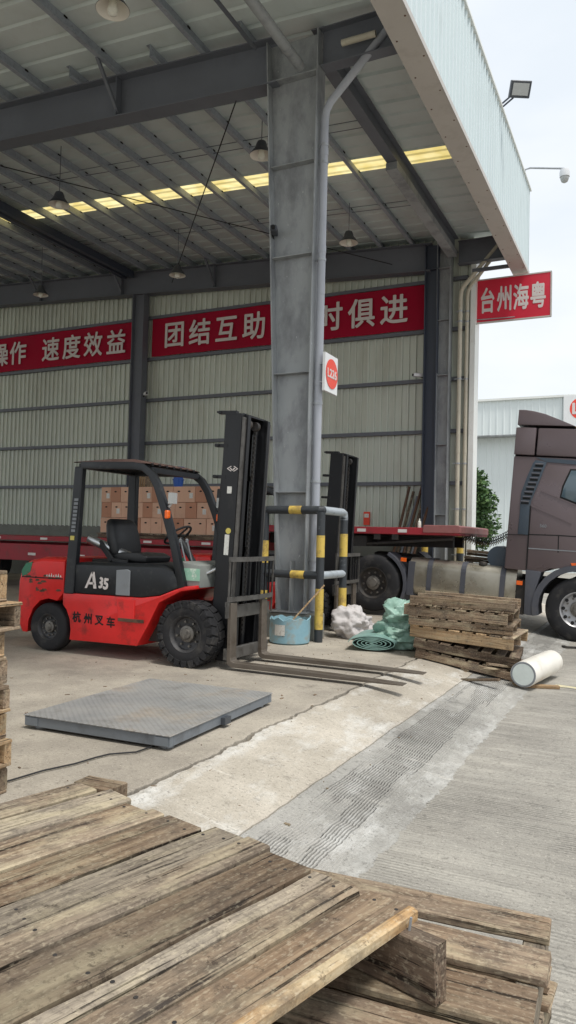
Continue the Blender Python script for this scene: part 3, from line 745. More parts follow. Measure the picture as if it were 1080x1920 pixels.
# ------------------------------------------------------------------ pallets
def plank_mesh(L, w, h, rough=.004, seg=8, taper=0, chip=0):
    b = B(); rings = []; c = min(.004, h*.2)
    sd_ = random.random()*100
    for i in range(seg+1):
        x = L*(i/seg-.5)
        nz = lambda k: rough*mnoise.noise(Vector((x*5+sd_, k*3.3, sd_)))
        hw0, hw1 = -w/2+nz(1)*1.5, w/2+nz(2)*1.5
        z0, z1 = -h/2+nz(3)*.5, h/2+nz(4)*.6
        if i in (0, seg): dx = [rough*2*(random.random()-.5) for _ in range(8)]
        else: dx = [0]*8
        pts = [(hw0+c, z0), (hw1-c, z0), (hw1, z0+c), (hw1, z1-c), (hw1-c, z1), (hw0+c, z1), (hw0, z1-c), (hw0, z0+c)]
        rings.append([(x+dx[j], p[0], p[1]) for j, p in enumerate(pts)])
    b.loft(rings)
    return b.mesh('plank')
def plank(name, parent, p, L, w, h, rz, m, rough=.004, seg=8, rx=0, ry=0):
    o = link_mesh(name, plank_mesh(L, w, h, rough, seg), m, parent)
    o.location = p; o.rotation_euler = (rx, ry, rz); return o
def pallet(loc, rot, L=1.2, W=1.0, H=.13, label='x', group=None, mats=(M_WOOD_MID,), nb=7, along=True, seg=4, bottom=True, sw=.05):
    """L along local x (stringers), W along y; deck boards across"""
    e = empty('wooden_pallet', loc, rot, label, 'pallet', group)
    th = .02
    for k in range(3):
        y = (-W/2+sw/2) + k*(W-sw)/2
        plank('stringer', e, (0, y, H/2 if bottom else (H-th)/2), L*(1-.01*random.random()), sw, H-(2 if bottom else 1)*th-.001, 0, random.choice(mats), .003, seg)
    for k in range(nb):
        w = (L/nb)*random.uniform(.70, .86)
        x = -L/2 + w/2 + k*(L-w)/(nb-1)
        plank('deck_board', e, (x, random.uniform(-.006, .006), H-th/2), W*random.uniform(.985, 1.01), w, th-.001, R(90)+random.uniform(-.01, .01), random.choice(mats), .003, seg)
    if bottom:
        for k in range(3):
            w = .1; x = -L/2+w/2+k*(L-w)/2
            plank('bottom_board', e, (x, 0, th/2), W, w, th-.001, R(90), random.choice(mats), .003, seg)
    return e

# foreground stack -------------------------------------------------------
ang = R(165.57)
U = Vector((math.cos(ang), math.sin(ang), 0)); V = Vector((-U.y, U.x, 0))*1     # along the board ends / towards the camera
A0 = onz(785, 1705, .6)
if V.dot(Vector((0, -1, 0))) < 0: V = -V
fp = empty('wooden_pallet', (A0.x, A0.y, .46), label='weathered grey-brown pallet with closely set boards on top of the foreground stack', cat='pallet', group='pallets of the foreground stack')
cuts = [0, .137, .228, .283, .44, .533, .66, .806, .874, .982, 1.109, 1.215]
Lb = 1.28
bang = math.atan2(V.y, V.x)
for i, (a, c) in enumerate(zip(cuts, cuts[1:])):
    w = c-a-(.009, .013, .008, .012, .009, .015, .009, .013, .009, .012, .008)[i]; off = [.0, .012, .0, .02, -.004, -.008, .012, .03, .03, .01, .05][i]
    q = U*((a+c)/2) + V*(Lb/2+off)
    o = plank('deck_board', fp, (q.x, q.y, .131+random.uniform(-.006, .006)), Lb+random.uniform(-.02, .02), w, .022, bang+random.uniform(-.006, .006), (M_WOOD_BROWN, M_WOOD_OLD, M_WOOD_GREYISH, M_WOOD_BROWN, M_WOOD_OLD, M_WOOD_GREYISH, M_WOOD_BROWN, M_WOOD_OLD, M_WOOD_BROWN, M_WOOD_GREYISH, M_WOOD_OLD)[i], .0035, 26, rx=random.uniform(-.012, .012))
    for dd in (.045, .61):
        for kk in (-.28, .28):
            if w < .1 and kk > 0: continue
            nail = B().lathe([(0.001, .0010), (.0042, .0010), (.0048, 0)], (0, 0, 0), seg=7).build('nail_head', M_CHASSIS, o)
            nail.location = (-Lb/2+dd+.03*(random.random()-.5), kk*w*random.uniform(.6, 1.2), .0113)
    if i == 0:
        sg = 1 if Vector((-math.sin(bang), math.cos(bang), 0)).dot(U) < 0 else -1
        B().loft([[(-.635+.60*k/20, sg*(w/2+.003), -.0108), (-.635+.60*k/20, sg*(w/2+.003), .0085), (-.635+.60*k/20, sg*(w/2-.003-.006*(1+mnoise.noise(Vector((k*.45, 0, 5))))), .0130), (-.635+.60*k/20, sg*(w/2-.02), .0126), (-.635+.60*k/20, sg*(w/2-.02), -.0108)] for k in range(21)]).build('split_edge', M_WOOD_SPLIT, o)
# stringers run along U, under the boards
for k, dd in enumerate((.055, .62, 1.18)):
    q = U*.60 + V*dd
    sm_ = plank('stringer', fp, (q.x - (U.x*.035 if k == 0 else 0), q.y-(U.y*.035 if k == 0 else 0), .06), 1.30, .05, .118, ang, M_WOOD_DARK, .005, 12)
q = U*1.19 + V*-.02
plank('broken_block', fp, (q.x, q.y, .112), .14, .09, .05, ang+.3, M_WOOD_MID, .006, 4)
B().cyl((0, 0, 0), (.004, 0, .028), .003, seg=6).build('bent_nail', M_GALV, fp).location = (U.x*-.01+V.x*.055, U.y*-.01+V.y*.055, .119)
# lower pallets (boards run the other way)
c2 = Vector((-.225, 2.026, 0))
def lower(zt, H, rz, dx, dy, label, mats):
    L, W = 1.2, 1.2
    e = empty('wooden_pallet', (c2.x+dx, c2.y+dy, zt-H), (0, 0, rz), label, 'pallet', 'pallets of the foreground stack')
    th = .022
    y = 0; ws = (.11, .13, .155, .12, .145, .115, .13)
    for k, w in enumerate(ws):
        plank('deck_board', e, (-L/2+random.uniform(-.006, .006), -(y+w/2), H-th/2), L+random.uniform(-.01, .01), w, th-.001, random.uniform(-.012, .012), random.choice(mats), .004, 12)
        y += w+.042
    for x in (-.035, -L/2, -L+.035):
        plank('stringer', e, (x, -W/2+.02, H/2), W, .05, H-2*th-.001, R(90), random.choice(mats), .004, 8)
    for k in range(3):
        plank('bottom_board', e, (-L/2, -.06-k*(W-.12)/2, th/2), L, .1, th-.001, 0, random.choice(mats), .004, 6)
    return e
lower(.46, .132, R(3), 0, 0, 'pallet with spaced boards just below the topmost one of the foreground stack', (M_WOOD_MID, M_WOOD_GREYISH, M_WOOD_BROWN))
lower(.328, .132, R(-2), .01, -.03, 'third pallet down in the foreground stack', (M_WOOD_MID, M_WOOD_OLD))
lower(.196, .132, R(1), -.03, .0, 'fourth pallet down in the foreground stack', (M_WOOD_MID, M_WOOD_OLD))
lower(.064, .132, R(2), .0, .02, 'second lowest pallet of the foreground stack', (M_WOOD_MID, M_WOOD_DARK))
lower(-.068, .131, R(-1), .0, .0, 'bottom pallet of the foreground stack on the road', (M_WOOD_DARK, M_WOOD_MID))

# stack at the left frame edge ------------------------------------------
z = 0.0
nm_ = ['bottom', 'second', 'third', 'fourth', 'fifth', 'sixth', 'seventh', 'eighth']
for k in range(8):
    H = (.15, .14, .15, .14, .145, .14, .15, .17)[k]
    dx = (.0, .03, -.02, .035, -.03, -.02, .06, -.02)[k]
    pallet((-3.61+dx, 2.47+.03*random.uniform(-1, 1), z), (0, 0, R(4)+random.uniform(-.06, .06)), 1.05, 1.0, H, nm_[k]+' pallet from the floor in the tall stack beside the floor scale', 'pallets of the tall stack', (M_WOOD_MID, M_WOOD_LIGHT, M_WOOD_MID), 6, seg=4)
    z += H

# pallet stack by the ramp ------------------------------------------------
# tilt follows the ramp at the bottom and levels out upward; wedge rests fill the gaps
def ramp_z(x):
    if x < FL_X: return 0
    if x < ST_X: return -.12*(x-FL_X)/(ST_X-FL_X)
    if x < RD_X: return -.12-.08*(x-ST_X)/(RD_X-ST_X)
    return RZ
sx, sy = -2.06, 9.32
ztop = -.075
desc = ['dark bottom pallet of the stack on the ramp', 'second pallet up in the stack on the ramp, dark and tilted', 'third pallet up in the stack on the ramp, light sawn wood', 'fourth pallet up in the stack on the ramp', 'fifth pallet up in the stack on the ramp, sticking out to the left', 'top pallet of the stack on the ramp, upside down']
spec = [(9.3, .125, (M_WOOD_DARK,), .06, 0, 0), (7.0, .115, (M_WOOD_DARK,), .02, R(4), 0), (3.2, .145, (M_WOOD_LIGHT, M_WOOD_MID, M_WOOD_LIGHT), .02, R(-3), 0), (2.6, .11, (M_WOOD_BROWN, M_WOOD_MID), -.03, R(2), 0), (2.4, .125, (M_WOOD_MID, M_WOOD_BROWN), -.07, R(-1), 0), (2.2, .11, (M_WOOD_BROWN, M_WOOD_MID), -.02, R(3), 1)]
for k, (tilt, H, ms, dx, rz, flip) in enumerate(spec):
    if k == 0: zc = ramp_z(sx)-.005
    e_ = pallet((sx+dx, sy, zc + (H if flip else 0)), (R(180) if flip else 0, R(tilt) if not flip else R(tilt), rz + R(2)), 1.22, 1.0, H, desc[k], 'pallets stacked on the ramp', ms, 8, seg=4, bottom=k == 0, sw=.045)
    nt_ = spec[k+1][0] if k+1 < len(spec) else tilt
    zc += H + .61*abs(math.sin(R(tilt-nt_))) + .003
for k, (px, L, an) in enumerate((((905, 1245), .5, 60), ((915, 1235), .45, 48), ((880, 1278), .7, 165))):
    p = onz(px[0], px[1], -.08 if k < 2 else -.13)
    if k < 2: p = Vector((-1.62+.07*k, 8.83+.05*k, -.06+.035*k))
    o = link_mesh('loose_board', plank_mesh(L, .07, .025, .004, 6), M_WOOD_MID if k < 2 else M_WOOD_DARK); o.location = (p.x, p.y, p.z+.02); o.rotation_euler = (0, R(8), R(an))
    tag(o, ('short loose board lying across the lowest ramp pallet', 'second short offcut poking out beside it from the ramp stack', 'flat dark board lying on the ramp in front of the pallet stack')[k], 'board')

# ------------------------------------------------------------------ floor scale
e = empty('floor_scale', (-3.5, 5.0, 0), label='low grey chequer-plate platform scale on the concrete floor', cat='scale')
pc = [onz(65, 1340, .10), onz(316, 1386, .10), onz(507, 1300, .10), onz(272, 1268, .10)]
cx_, cy_ = sum(p.x for p in pc)/4, sum(p.y for p in pc)/4
sw_, sl_ = 1.22, 1.58
e.location = (cx_, cy_, 0); e.rotation_euler = (0, 0, R(2.5))
B().box((0, 0, .097), (sw_, sl_, .008)).build('platform', M_PLATE, e, bevel=.002)
fr = B()
for s_ in (-1, 1):
    fr.box((0, s_*(sl_/2-.03), .058), (sw_-.01, .045, .068)); fr.box((s_*(sw_/2-.03), 0, .058), (.045, sl_-.11, .068))
fr.box((0, 0, .06), (.06, sl_-.12, .05)); fr.build('side_frame', M_SCALESIDE, e, bevel=.003)
for sxx in (-1, 1):
    for syy in (-1, 1):
        B().lathe([(.05, 0), (.05, .012), (.022, .02), (.022, .05)], (sxx*(sw_/2-.09), syy*(sl_/2-.1), 0), seg=16).build('foot', M_GALV, e)
        B().box((sxx*(sw_/2-.07), syy*(sl_/2+.0005-.008), .058), (.11, .012, .055)).build('corner_cap', M_SCALESIDE, e)
B().box((sw_/2+.01, -.05, .05), (.04, .09, .05)).build('junction_box', M_SHADE_OUT, e)
pts = [onz(290, 1398, .012), onz(255, 1410, .012), onz(205, 1414, .012), onz(180, 1420, .012), onz(140, 1432, .012), onz(80, 1445, .012), onz(20, 1463, .012), onz(-40, 1480, .012)]
pp = []
for i in range(len(pts)-1):
    for k in range(5): pp.append(pts[i].lerp(pts[i+1], k/5))
tag(B().tube(pp, .0055, 8).build('power_cable', M_CABLE, smooth=True), 'thin black cable running from the floor scale to the pallet stack', 'cable')

# ------------------------------------------------------------------ forklifts
def wheel(parent, name, c, r, w, out, rim_m, rr=.5, lugs=0, bolts=8, ry=0):
    """axis along y; out = -1/+1 is the outward side"""
    x, y, z = c
    h = w/2
    t = B(); n = 40
    t.lathe([(r*rr, -h*.9), (r*.66, -h), (r*.88, -h*.97), (r*.965, -h*.82), (r, -h*.55), (r, h*.55), (r*.965, h*.82), (r*.88, h*.97), (r*.66, h), (r*rr, h*.9)], (0, 0, 0), 'y', n, cap=False)
    wo = t.build(name, M_RUBBER, parent, smooth=True); wo.location = (x, y, z)
    if lugs:
        lg = B()
        for k in range(lugs):
            a = 2*math.pi*k/lugs
            for s_ in (-1, 1):
                aa = a + (math.pi/lugs if s_ > 0 else 0)
                Mx = Matrix.Rotation(aa, 4, 'Y') @ Matrix.Translation((0, s_*h*.55, r*.985)) @ Matrix.Rotation(s_*R(14), 4, 'Z')
                q = B.box
                lg.T = Mx; lg.box((0, 0, 0), (r*.235, h*.9, r*.085))
                lg.T = Matrix.Rotation(aa, 4, 'Y') @ Matrix.Translation((0, s_*h*.98, r*.90)); lg.box((0, 0, 0), (r*.2, h*.10, r*.18))
        lg.T = None
        lg.build('tread', M_RUBBER, wo, bevel=.004)
    o_ = out
    B().lathe([(r*rr*1.02, o_*h*.88), (r*rr*.98, o_*h*.92), (r*rr*.9, o_*h*.80), (r*rr*.84, o_*h*.45), (r*rr*.5, o_*h*.30), (r*rr*.45, o_*h*.30), (.001, o_*h*.30)], (0, 0, 0), 'y', 32, cap=False).build('rim', rim_m, wo, smooth=True)
    B().lathe([(r*rr*.46, o_*h*.28), (r*rr*.44, o_*h*.62), (r*rr*.30, o_*h*.68), (r*rr*.26, o_*h*.86), (.001, o_*h*.88)], (0, 0, 0), 'y', 20, cap=False).build('hub', M_HUB, wo, smooth=True)
    bm_ = B().cyl((0, o_*h*.32, 0), (0, o_*h*.60, 0), r*.035, seg=6).mesh('wheel_bolt')
    for k in range(bolts):
        a = 2*math.pi*k/bolts+.2
        rb = r*rr*.66
        link_mesh('wheel_bolt', bm_, M_HUB, wo).location = (rb*math.cos(a), 0, rb*math.sin(a))
    pass
    return wo

def forklift(loc, label, first):
    e = empty('forklift', loc, label=label, cat='forklift', group='red forklifts')
    # lower body
    body = [(-1.60, .16), (-.64, .17), (-.50, .40), (-.36, .66), (-.08, .80), (.10, .83), (.10, .87), (-.06, .85), (-.36, .735), (-.60, .70), (-1.72, .695), (-1.72, .56), (-1.66, .50), (-1.61, .40), (-1.59, .28)]
    bo = B().prism(body, -.57, .57).build('chassis_skirt', M_FORK_RED, e, bevel=.012, smooth=True)
    for s_ in (-1, 1):
        B().box((-.72, s_*.578, .445), (.34, .03, .035)).build('step', M_RUST, bo)
        B().prism([(-.93, .67), (-.68, .67), (-.68, .46), (-.90, .46)], s_*.568, s_*.576).build('step_recess', M_FORK_RED, bo)
    B().box((-.7, 0, .42), (1.7, .78, .42)).box((-1.9, 0, .36), (.9, .5, .3)).box((.02, 0, .34), (.3, .66, .24)).build('frame', M_CHASSIS, e)
    # counterweight lofted across with rounded flanks
    cw = [(-1.705, 1.10), (-2.10, 1.10), (-2.30, 1.06), (-2.41, .97), (-2.45, .80), (-2.46, .52), (-2.44, .32), (-2.37, .2), (-2.285, .2), (-2.275, .34), (-2.20, .49), (-2.09, .585), (-1.95, .615), (-1.81, .595), (-1.705, .70)]
    cx0 = -1.705
    def sl(y, k, dz): return [(cx0+(p[0]-cx0)*k, y, p[1] - (dz if p[1] > .95 else 0)) for p in cw]
    c = B().loft([sl(-.575, .93, .05), sl(-.55, .965, .02), sl(-.45, 1, 0), sl(.45, 1, 0), sl(.55, .965, .02), sl(.575, .93, .05)]).build('counterweight', M_FORK_RED, e, bevel=.012, smooth=True)
    for s_ in (-1, 1):
        B().box((-2.04, s_*.576, .855), (.64, .008, .012)).build('seam', M_GAP, c)
        B().prism([(-2.30, 1.02), (-2.20, 1.04), (-2.23, .92), (-2.29, .88), (-2.36, .86), (-2.37, .93)], s_*.5755, s_*.5785).build('bare_paint_patch', M_GREENPAINT, c)
        ch = B(); rnd = random.Random(3)
        for k in range(16):
            xx = rnd.uniform(-2.36, -1.76); zz = rnd.choice((.87, .80, .84, .70)) + rnd.uniform(-.02, .03); a_ = rnd.uniform(.01, .05)
            ch.prism([(xx-a_, zz-.008), (xx-a_*.3, zz-.014), (xx+a_, zz-.006), (xx+a_*.6, zz+.012), (xx-a_*.5, zz+.014)], s_*.5755, s_*.5775)
        tag(ch.build('paint_chips', M_RUST, c), kind='stuff')
    if first:
        ch = B()
        for k in range(7): ch.prism([(-1.98+.035*k, .875), (-1.955+.035*k, .873), (-1.965+.035*k, .90+.008*(k % 3))], -.579, -.576)
        ch.build('scraped_white_paint', M_STICK, c)
    # bonnet
    hd = [(-1.69, .70), (-1.69, 1.0), (-1.50, 1.03), (-.34, 1.045), (-.20, 1.0), (-.10, .88), (-.09, .845), (-.36, .742), (-.60, .705)]
    h = B().loft([[(x, -.56, z) for x, z in hd], [(x*1.0, -.52, z+(.03 if z > .97 else 0)) for x, z in hd], [(x, .52, z+(.03 if z > .97 else 0)) for x, z in hd], [(x, .56, z) for x, z in hd]]).build('bonnet', M_FORK_BLACK, e, bevel=.012, smooth=True)
    for s_ in (-1, 1):
        B().prism([(-.95, .712), (-.95, .99), (-.80, 1.005), (-.76, .99), (-.76, .712)], s_*.555, s_*.576).build('bonnet_panel', M_GREYP, h, bevel=.006)
    # overhead guard
    g = e
    for s_ in (-1, 1):
        B().loft([[(-1.70, s_*.585, .69), (-1.56, s_*.585, .69), (-1.56, s_*.50, .69), (-1.70, s_*.50, .69)], [(-1.665, s_*.56, 1.5), (-1.535, s_*.56, 1.5), (-1.535, s_*.48, 1.5), (-1.665, s_*.48, 1.5)], [(-1.64, s_*.54, 2.17), (-1.52, s_*.54, 2.17), (-1.52, s_*.46, 2.17), (-1.64, s_*.46, 2.17)]]).build('guard_rear_pillar', M_FORK_BLACK, e, bevel=.01)
        fpts = [(-.075, .84), (-.20, 1.28), (-.34, 1.66), (-.46, 1.94), (-.55, 2.07), (-.66, 2.145), (-.80, 2.165), (-1.55, 2.185)]
        rings = []
        for i, (x, z) in enumerate(fpts):
            y0 = .575-.035*min(1, i/4)
            a = Vector(fpts[min(i+1, len(fpts)-1)])-Vector(fpts[max(i-1, 0)]); a.normalize(); nn = Vector((-a.y, a.x))
            hw = .042
            rings.append([(x+nn.x*hw, s_*y0, z+nn.y*hw), (x-nn.x*hw, s_*y0, z-nn.y*hw), (x-nn.x*hw, s_*(y0-.07), z-nn.y*hw), (x+nn.x*hw, s_*(y0-.07), z+nn.y*hw)])
        B().loft(rings).build('guard_front_pillar', M_FORK_BLACK, e, bevel=.008, smooth=True)
        m = B().box((0, 0, 0), (.05, .055, .09)).build('turn_signal', M_ORANGE, e, bevel=.01); m.location = (-.29, s_*.50-.06*(s_ < 0), 1.62)
        B().bar((-.30, s_*.53, 1.70), (-.28, s_*.50, 1.75), .02, .02).box((-.27, s_*.50, 1.80), (.05, .1, .12)).build('headlamp', M_LED, e)
    B().box((-.60, 0, 2.12), (.07, .98, .06)).box((-1.58, 0, 2.18), (.07, .98, .06)).build('guard_cross_bar', M_FORK_BLACK, e)
    for k in range(7):
        o = B().box((-1.09, -.42+.14*k, 2.185), (.96, .035, .03)).build('guard_bar', M_FORK_BLACK, e)
    if first:
        B().loft([[(-1.66, -.53, 2.214), (-1.1, -.53, 2.235), (-.78, -.53, 2.225), (-.60, -.53, 2.175)], [(-1.66, -.53, 2.226), (-1.1, -.53, 2.247), (-.78, -.53, 2.237), (-.60, -.53, 2.187)], [(-1.66, .53, 2.226), (-1.1, .53, 2.247), (-.78, .53, 2.237), (-.60, .53, 2.187)], [(-1.66, .53, 2.214), (-1.1, .53, 2.235), (-.78, .53, 2.225), (-.60, .53, 2.175)]]).build('guard_roof_sheet', M_ROOFPLATE, e)
        st = B()
        for k in range(9): st.box((-1.60+.004*k, -.569-.0, 1.42+.045*k), (.06, .003, .03))
        st.build('warning_sticker', M_GREYP, e)
        B().box((-1.61, -.5685, 1.335), (.06, .003, .05)).build('yellow_sticker', M_YSTICK, e)
    # seat
    def pad(rows_):
        b_ = B(); rg = []
        for cx_, cz_, hx, hy in rows_:
            rg.append([(cx_+hx*math.copysign(abs(math.cos(a))**.55, math.cos(a)), hy*math.copysign(abs(math.sin(a))**.45, math.sin(a)), cz_) for a in [2*math.pi*k/28 for k in range(28)]])
        return b_.loft(rg)
    pad([(-1.28, 1.08, .04, .18), (-1.28, 1.10, .075, .235), (-1.29, 1.20, .09, .255), (-1.32, 1.36, .085, .26), (-1.35, 1.49, .075, .245), (-1.37, 1.55, .06, .215), (-1.38, 1.575, .03, .17)]).build('seat_back', M_SEAT, e, smooth=True, angle=70)
    B().loft([[(-1.34, .25*q, 1.08), (-1.34, .25*q, 1.14), (-1.15, .25*q, 1.155+.03*abs(q)), (-.88, .25*q, 1.18), (-.78, .24*q, 1.14), (-.80, .24*q, 1.07)] for q in (-1, -.8, .8, 1)]).build('seat_cushion', M_SEAT, e, bevel=.02, smooth=True, angle=60)
    B().bar((-1.45, -.28, 1.30), (-1.25, -.28, 1.08), .03, .07).bar((-1.25, -.28, 1.09), (-1.02, -.28, 1.075), .03, .05).build('seat_hinge', M_PLASTIC, e, bevel=.008)
    B().cyl((-1.60, -.30, 1.33), (-1.12, -.12, 1.13), .055, seg=18).build('intake_pipe', M_CHROME, e, smooth=True)
    B().box((-1.35, .1, 1.065), (.55, .6, .05)).box((-1.45, .2, 1.1), (.2, .25, .06)).build('engine_lid', M_CHASSIS, e, bevel=.01)
    # steering and levers
    B().cyl((-.20, 0, .95), (-.50, .0, 1.36), .035).build('steering_column', M_PLASTIC, e, smooth=True)
    sw = B(); Mt = Matrix.Translation((-.53, 0, 1.40)) @ Matrix.Rotation(R(-36), 4, 'Y')
    sw.T = Mt; ring = [(.17*math.cos(a*math.pi/12), .17*math.sin(a*math.pi/12), 0) for a in range(25)]
    sw.tube(ring, .014, 8, cap=False); sw.box((0, 0, -.01), (.3, .03, .012)); sw.box((0, 0, -.01), (.03, .3, .012)); sw.build('steering_wheel', M_PLASTIC, e, smooth=True)
    for k in range(3):
        B().cyl((-.24+.04*k, -.34+.07*k, 1.0), (-.34+.04*k, -.34+.07*k, 1.32), .009, seg=8).lathe([(.001, -.03), (.02, -.01), (.02, .02), (.001, .035)], (-.35+.04*k, -.34+.07*k, 1.33), seg=10).build('lever', M_GREYP, e, smooth=True)
    B().loft([[(-.30, -.50, .84), (.12, -.50, .84), (.10, -.50, 1.08), (-.16, -.50, 1.12)], [(-.30, .50, .84), (.12, .50, .84), (.10, .50, 1.08), (-.16, .50, 1.12)]]).build('dashboard', M_COWL, e, bevel=.02, smooth=True)
    B().loft([[(-.10+.22*k*.25, .12+.0*k, 1.10), (-.08+.22*k*.25, .12, 1.24-.03*(k-2)**2*.5), (-.08+.22*k*.25, .48, 1.24-.03*(k-2)**2*.5), (-.10+.22*k*.25, .48, 1.10)] for k in range(5)]).build('dash_cover', M_SEAT, e, bevel=.02, smooth=True)
    B().box((0.0, -.503, .98), (.22, .006, .13)).build('service_sticker', M_GREENSTICK, e)
    # mirror on a wire stalk
    B().tube([(-.34, .50, 1.55), (-.22, .46, 1.62), (-.14, .44, 1.5), (-.18, .46, 1.38), (-.28, .5, 1.36)], .008, 6).build('mirror_stalk', M_CABLE, e, smooth=True)
    # wheels
    for s_ in (-1, 1):
        wheel(e, 'front_wheel', (0, s_*.475, .352), .345, .25, s_, M_RIM_DARK, .58, 22, 8)
        wheel(e, 'rear_wheel', (-1.945, s_*.475, .282), .282, .19, s_, M_RIM_DARK, .55, 0, 10)
        B().cyl((-.10, s_*.44, .88), (.20, s_*.30, 1.05), .022).build('tilt_cylinder_rod', M_CHROME, e, smooth=True)
        B().cyl((-.16, s_*.44, .84), (.06, s_*.40, .95), .04).build('tilt_cylinder', M_FORK_BLACK, e, smooth=True)
    # mast, leaning slightly forward
    T = Matrix.Translation((.285, -.02, .06)) @ Matrix.Rotation(R(2.6), 4, 'Y')
    for s_ in (-1, 1):
        m = B(T); yo = s_*.31
        m.box((-.03, yo, 1.34), (.20, .014, 2.66)); m.box((-.125, yo-s_*.04, 1.34), (.018, .09, 2.66)); m.box((.063, yo-s_*.04, 1.34), (.018, .09, 2.66))
        m.build('outer_rail', M_MAST, e, bevel=.004)
        m = B(T); m.box((.088, yo-s_*.04, 1.34), (.018, .085, 2.58)).build('worn_rail_edge', M_WORN, e)
        m = B(T); m.box((.02, yo-s_*.075, 1.36), (.15, .035, 2.62)).box((.11, yo-s_*.085, 1.36), (.02, .06, 2.6)); m.build('inner_rail', M_MAST, e, bevel=.003)
        m = B(T); m.cyl((-.02, s_*.17, .1), (-.02, s_*.17, 2.5), .032); m.build('lift_cylinder', M_MAST, e, smooth=True)
        m = B(T); m.cyl((-.02, s_*.17, 1.6), (-.02, s_*.17, 2.62), .02); m.build('lift_rod', M_WORN, e, smooth=True)
        m = B(T)
        for k in range(88):
            zz = .25+k*.0268
            m.box((.02, s_*.09, zz), (.012 if k % 2 else .03, .034 if k % 2 else .022, .024))
        tag(m.build('lift_chain', M_CHASSIS, e), kind='stuff')
        for zz in (2.68, 2.32, 1.98):
            m = B(T); m.box((-.16 if zz < 2.6 else -.11, s_*.29, zz), (.16 if zz < 2.6 else .22, .06, .035)).box((-.21, s_*.29, zz+.0), (.05, .09, .02)); m.build('hose_bracket', M_MAST, e)
        m = B(T); m.tube([(-.14, s_*.28, .9), (-.15, s_*.29, 1.6), (-.13, s_*.28, 2.3), (-.12, s_*.28, 2.66)], .014, 8); m.build('hydraulic_hose', M_CABLE, e, smooth=True)
        m = B(T); m.lathe([(.001, -.03), (.05, -.03), (.055, 0), (.05, .03), (.001, .03)], (.02, s_*.09, 2.58), 'y', 16); m.build('chain_wheel', M_CHASSIS, e, smooth=True)
    for zz, d in ((2.64, .06), (2.0, .05), (1.2, .05), (.12, .09)):
        m = B(T); m.box((-.09, 0, zz), (.05, .60, d)); m.build('mast_cross_member', M_MAST, e)
    m = B(T); m.box((.0, 0, 2.67), (.12, .5, .02)); m.build('mast_top_plate', M_MAST, e)
    m = B(T); m.cyl((-.05, .0, .2), (-.05, .0, 1.55), .045, seg=18); m.build('free_lift_cylinder', M_MAST, e, smooth=True)
    m = B(T); m.cyl((-.05, 0, 1.55), (-.05, 0, 2.6), .024, seg=14); m.build('free_lift_rod', M_WORN, e, smooth=True)
    if first:
        m = B(T); m.box((-.02, -.3195, 1.84), (.055, .004, .075)); m.build('white_label', M_STICK, e)
        m = B(T); m.box((-.01, -.3195, 1.25), (.055, .004, .22)); m.build('data_plate', M_STICK, e)
        m = B(T); m.lathe([(.001, -.320), (.032, -.320), (.032, -.317)], (.0, 0, 1.40), 'y', 18); m.build('round_badge', M_YSTICK, e)
        lg = B(T)
        for q in ([(-.07, 2.07), (-.02, 2.10), (-.012, 2.095), (-.056, 2.07), (-.012, 2.045), (-.02, 2.04)], [(.07, 2.07), (.02, 2.10), (.012, 2.095), (.056, 2.07), (.012, 2.045), (.02, 2.04)], [(-.035, 2.075), (-.006, 2.05), (.006, 2.05), (-.022, 2.08)], [(.035, 2.075), (.006, 2.05), (-.004, 2.055), (.022, 2.082)]):
            lg.prism(q, -.3195, -.3165)
        lg.build('mast_emblem', M_LETTER, e)
        lgA = B(); ax, az = -1.40, .768
        for q in ([(0, 0), (.03, 0), (.123, .19), (.096, .19)], [(.1, .19), (.132, .19), (.165, 0), (.128, 0)], [(.05, .045), (.14, .045), (.136, .07), (.062, .07)]): lgA.prism([(ax+u_, az+v_) for u_, v_ in q], -.5685-.0004*len(q)*0, -.560)
        lgA.build('model_letter', M_LETTER, e)
        text('model_mark', '35', .165, M_LETTER, e, Matrix.Translation((-1.135, -.564, .833)) @ FACE_NEG_Y @ Matrix(((1, .22, 0, 0), (0, 1, 0, 0), (0, 0, 1, 0), (0, 0, 0, 1))), .003, .006)
        for k, chh in enumerate('杭州叉车'):
            text('side_lettering', chh, .125, M_GAP, e, Matrix.Translation((-1.50+.165*k, -.573, .43-.008*k)) @ FACE_NEG_Y, .001, .0035)
    # carriage, backrest, forks
    T2 = Matrix.Translation((.40, 0, 0)) @ Matrix.Rotation(R(1.2), 4, 'Y')
    m = B(T2); m.box((.02, 0, .60), (.05, .92, .13)).build('carriage_bar', M_WORN, e, bevel=.004)
    m = B(T2); m.box((.02, 0, .16), (.05, .92, .12)).build('carriage_bar', M_WORN, e, bevel=.004)
    for s_ in (-1, 1):
        m = B(T2); m.box((.0, s_*.22, .40), (.03, .06, .34)); m.build('carriage_plate', M_MAST, e)
    br = empty('tmp') if False else None
    def bow(y): return .05+.04*(1-(y/.5)**2)
    for zz in (1.16, .74):
        m = B(T2); pts = [(bow(y), y, zz) for y in [-.5+.1*k for k in range(11)]]
        m.loft([[(p[0]-.012, p[1], p[2]-.025), (p[0]+.012, p[1], p[2]-.025), (p[0]+.012, p[1], p[2]+.025), (p[0]-.012, p[1], p[2]+.025)] for p in pts]).build('backrest_rail', M_WORN, e)
    for k in range(9):
        y = -.49+.98*k/8
        m = B(T2); m.box((bow(y), y, .95 if 0 < k < 8 else .86), (.016, .016, .40 if 0 < k < 8 else .62)); m.build('backrest_bar', M_WORN if k in (0, 8) else M_MAST, e)
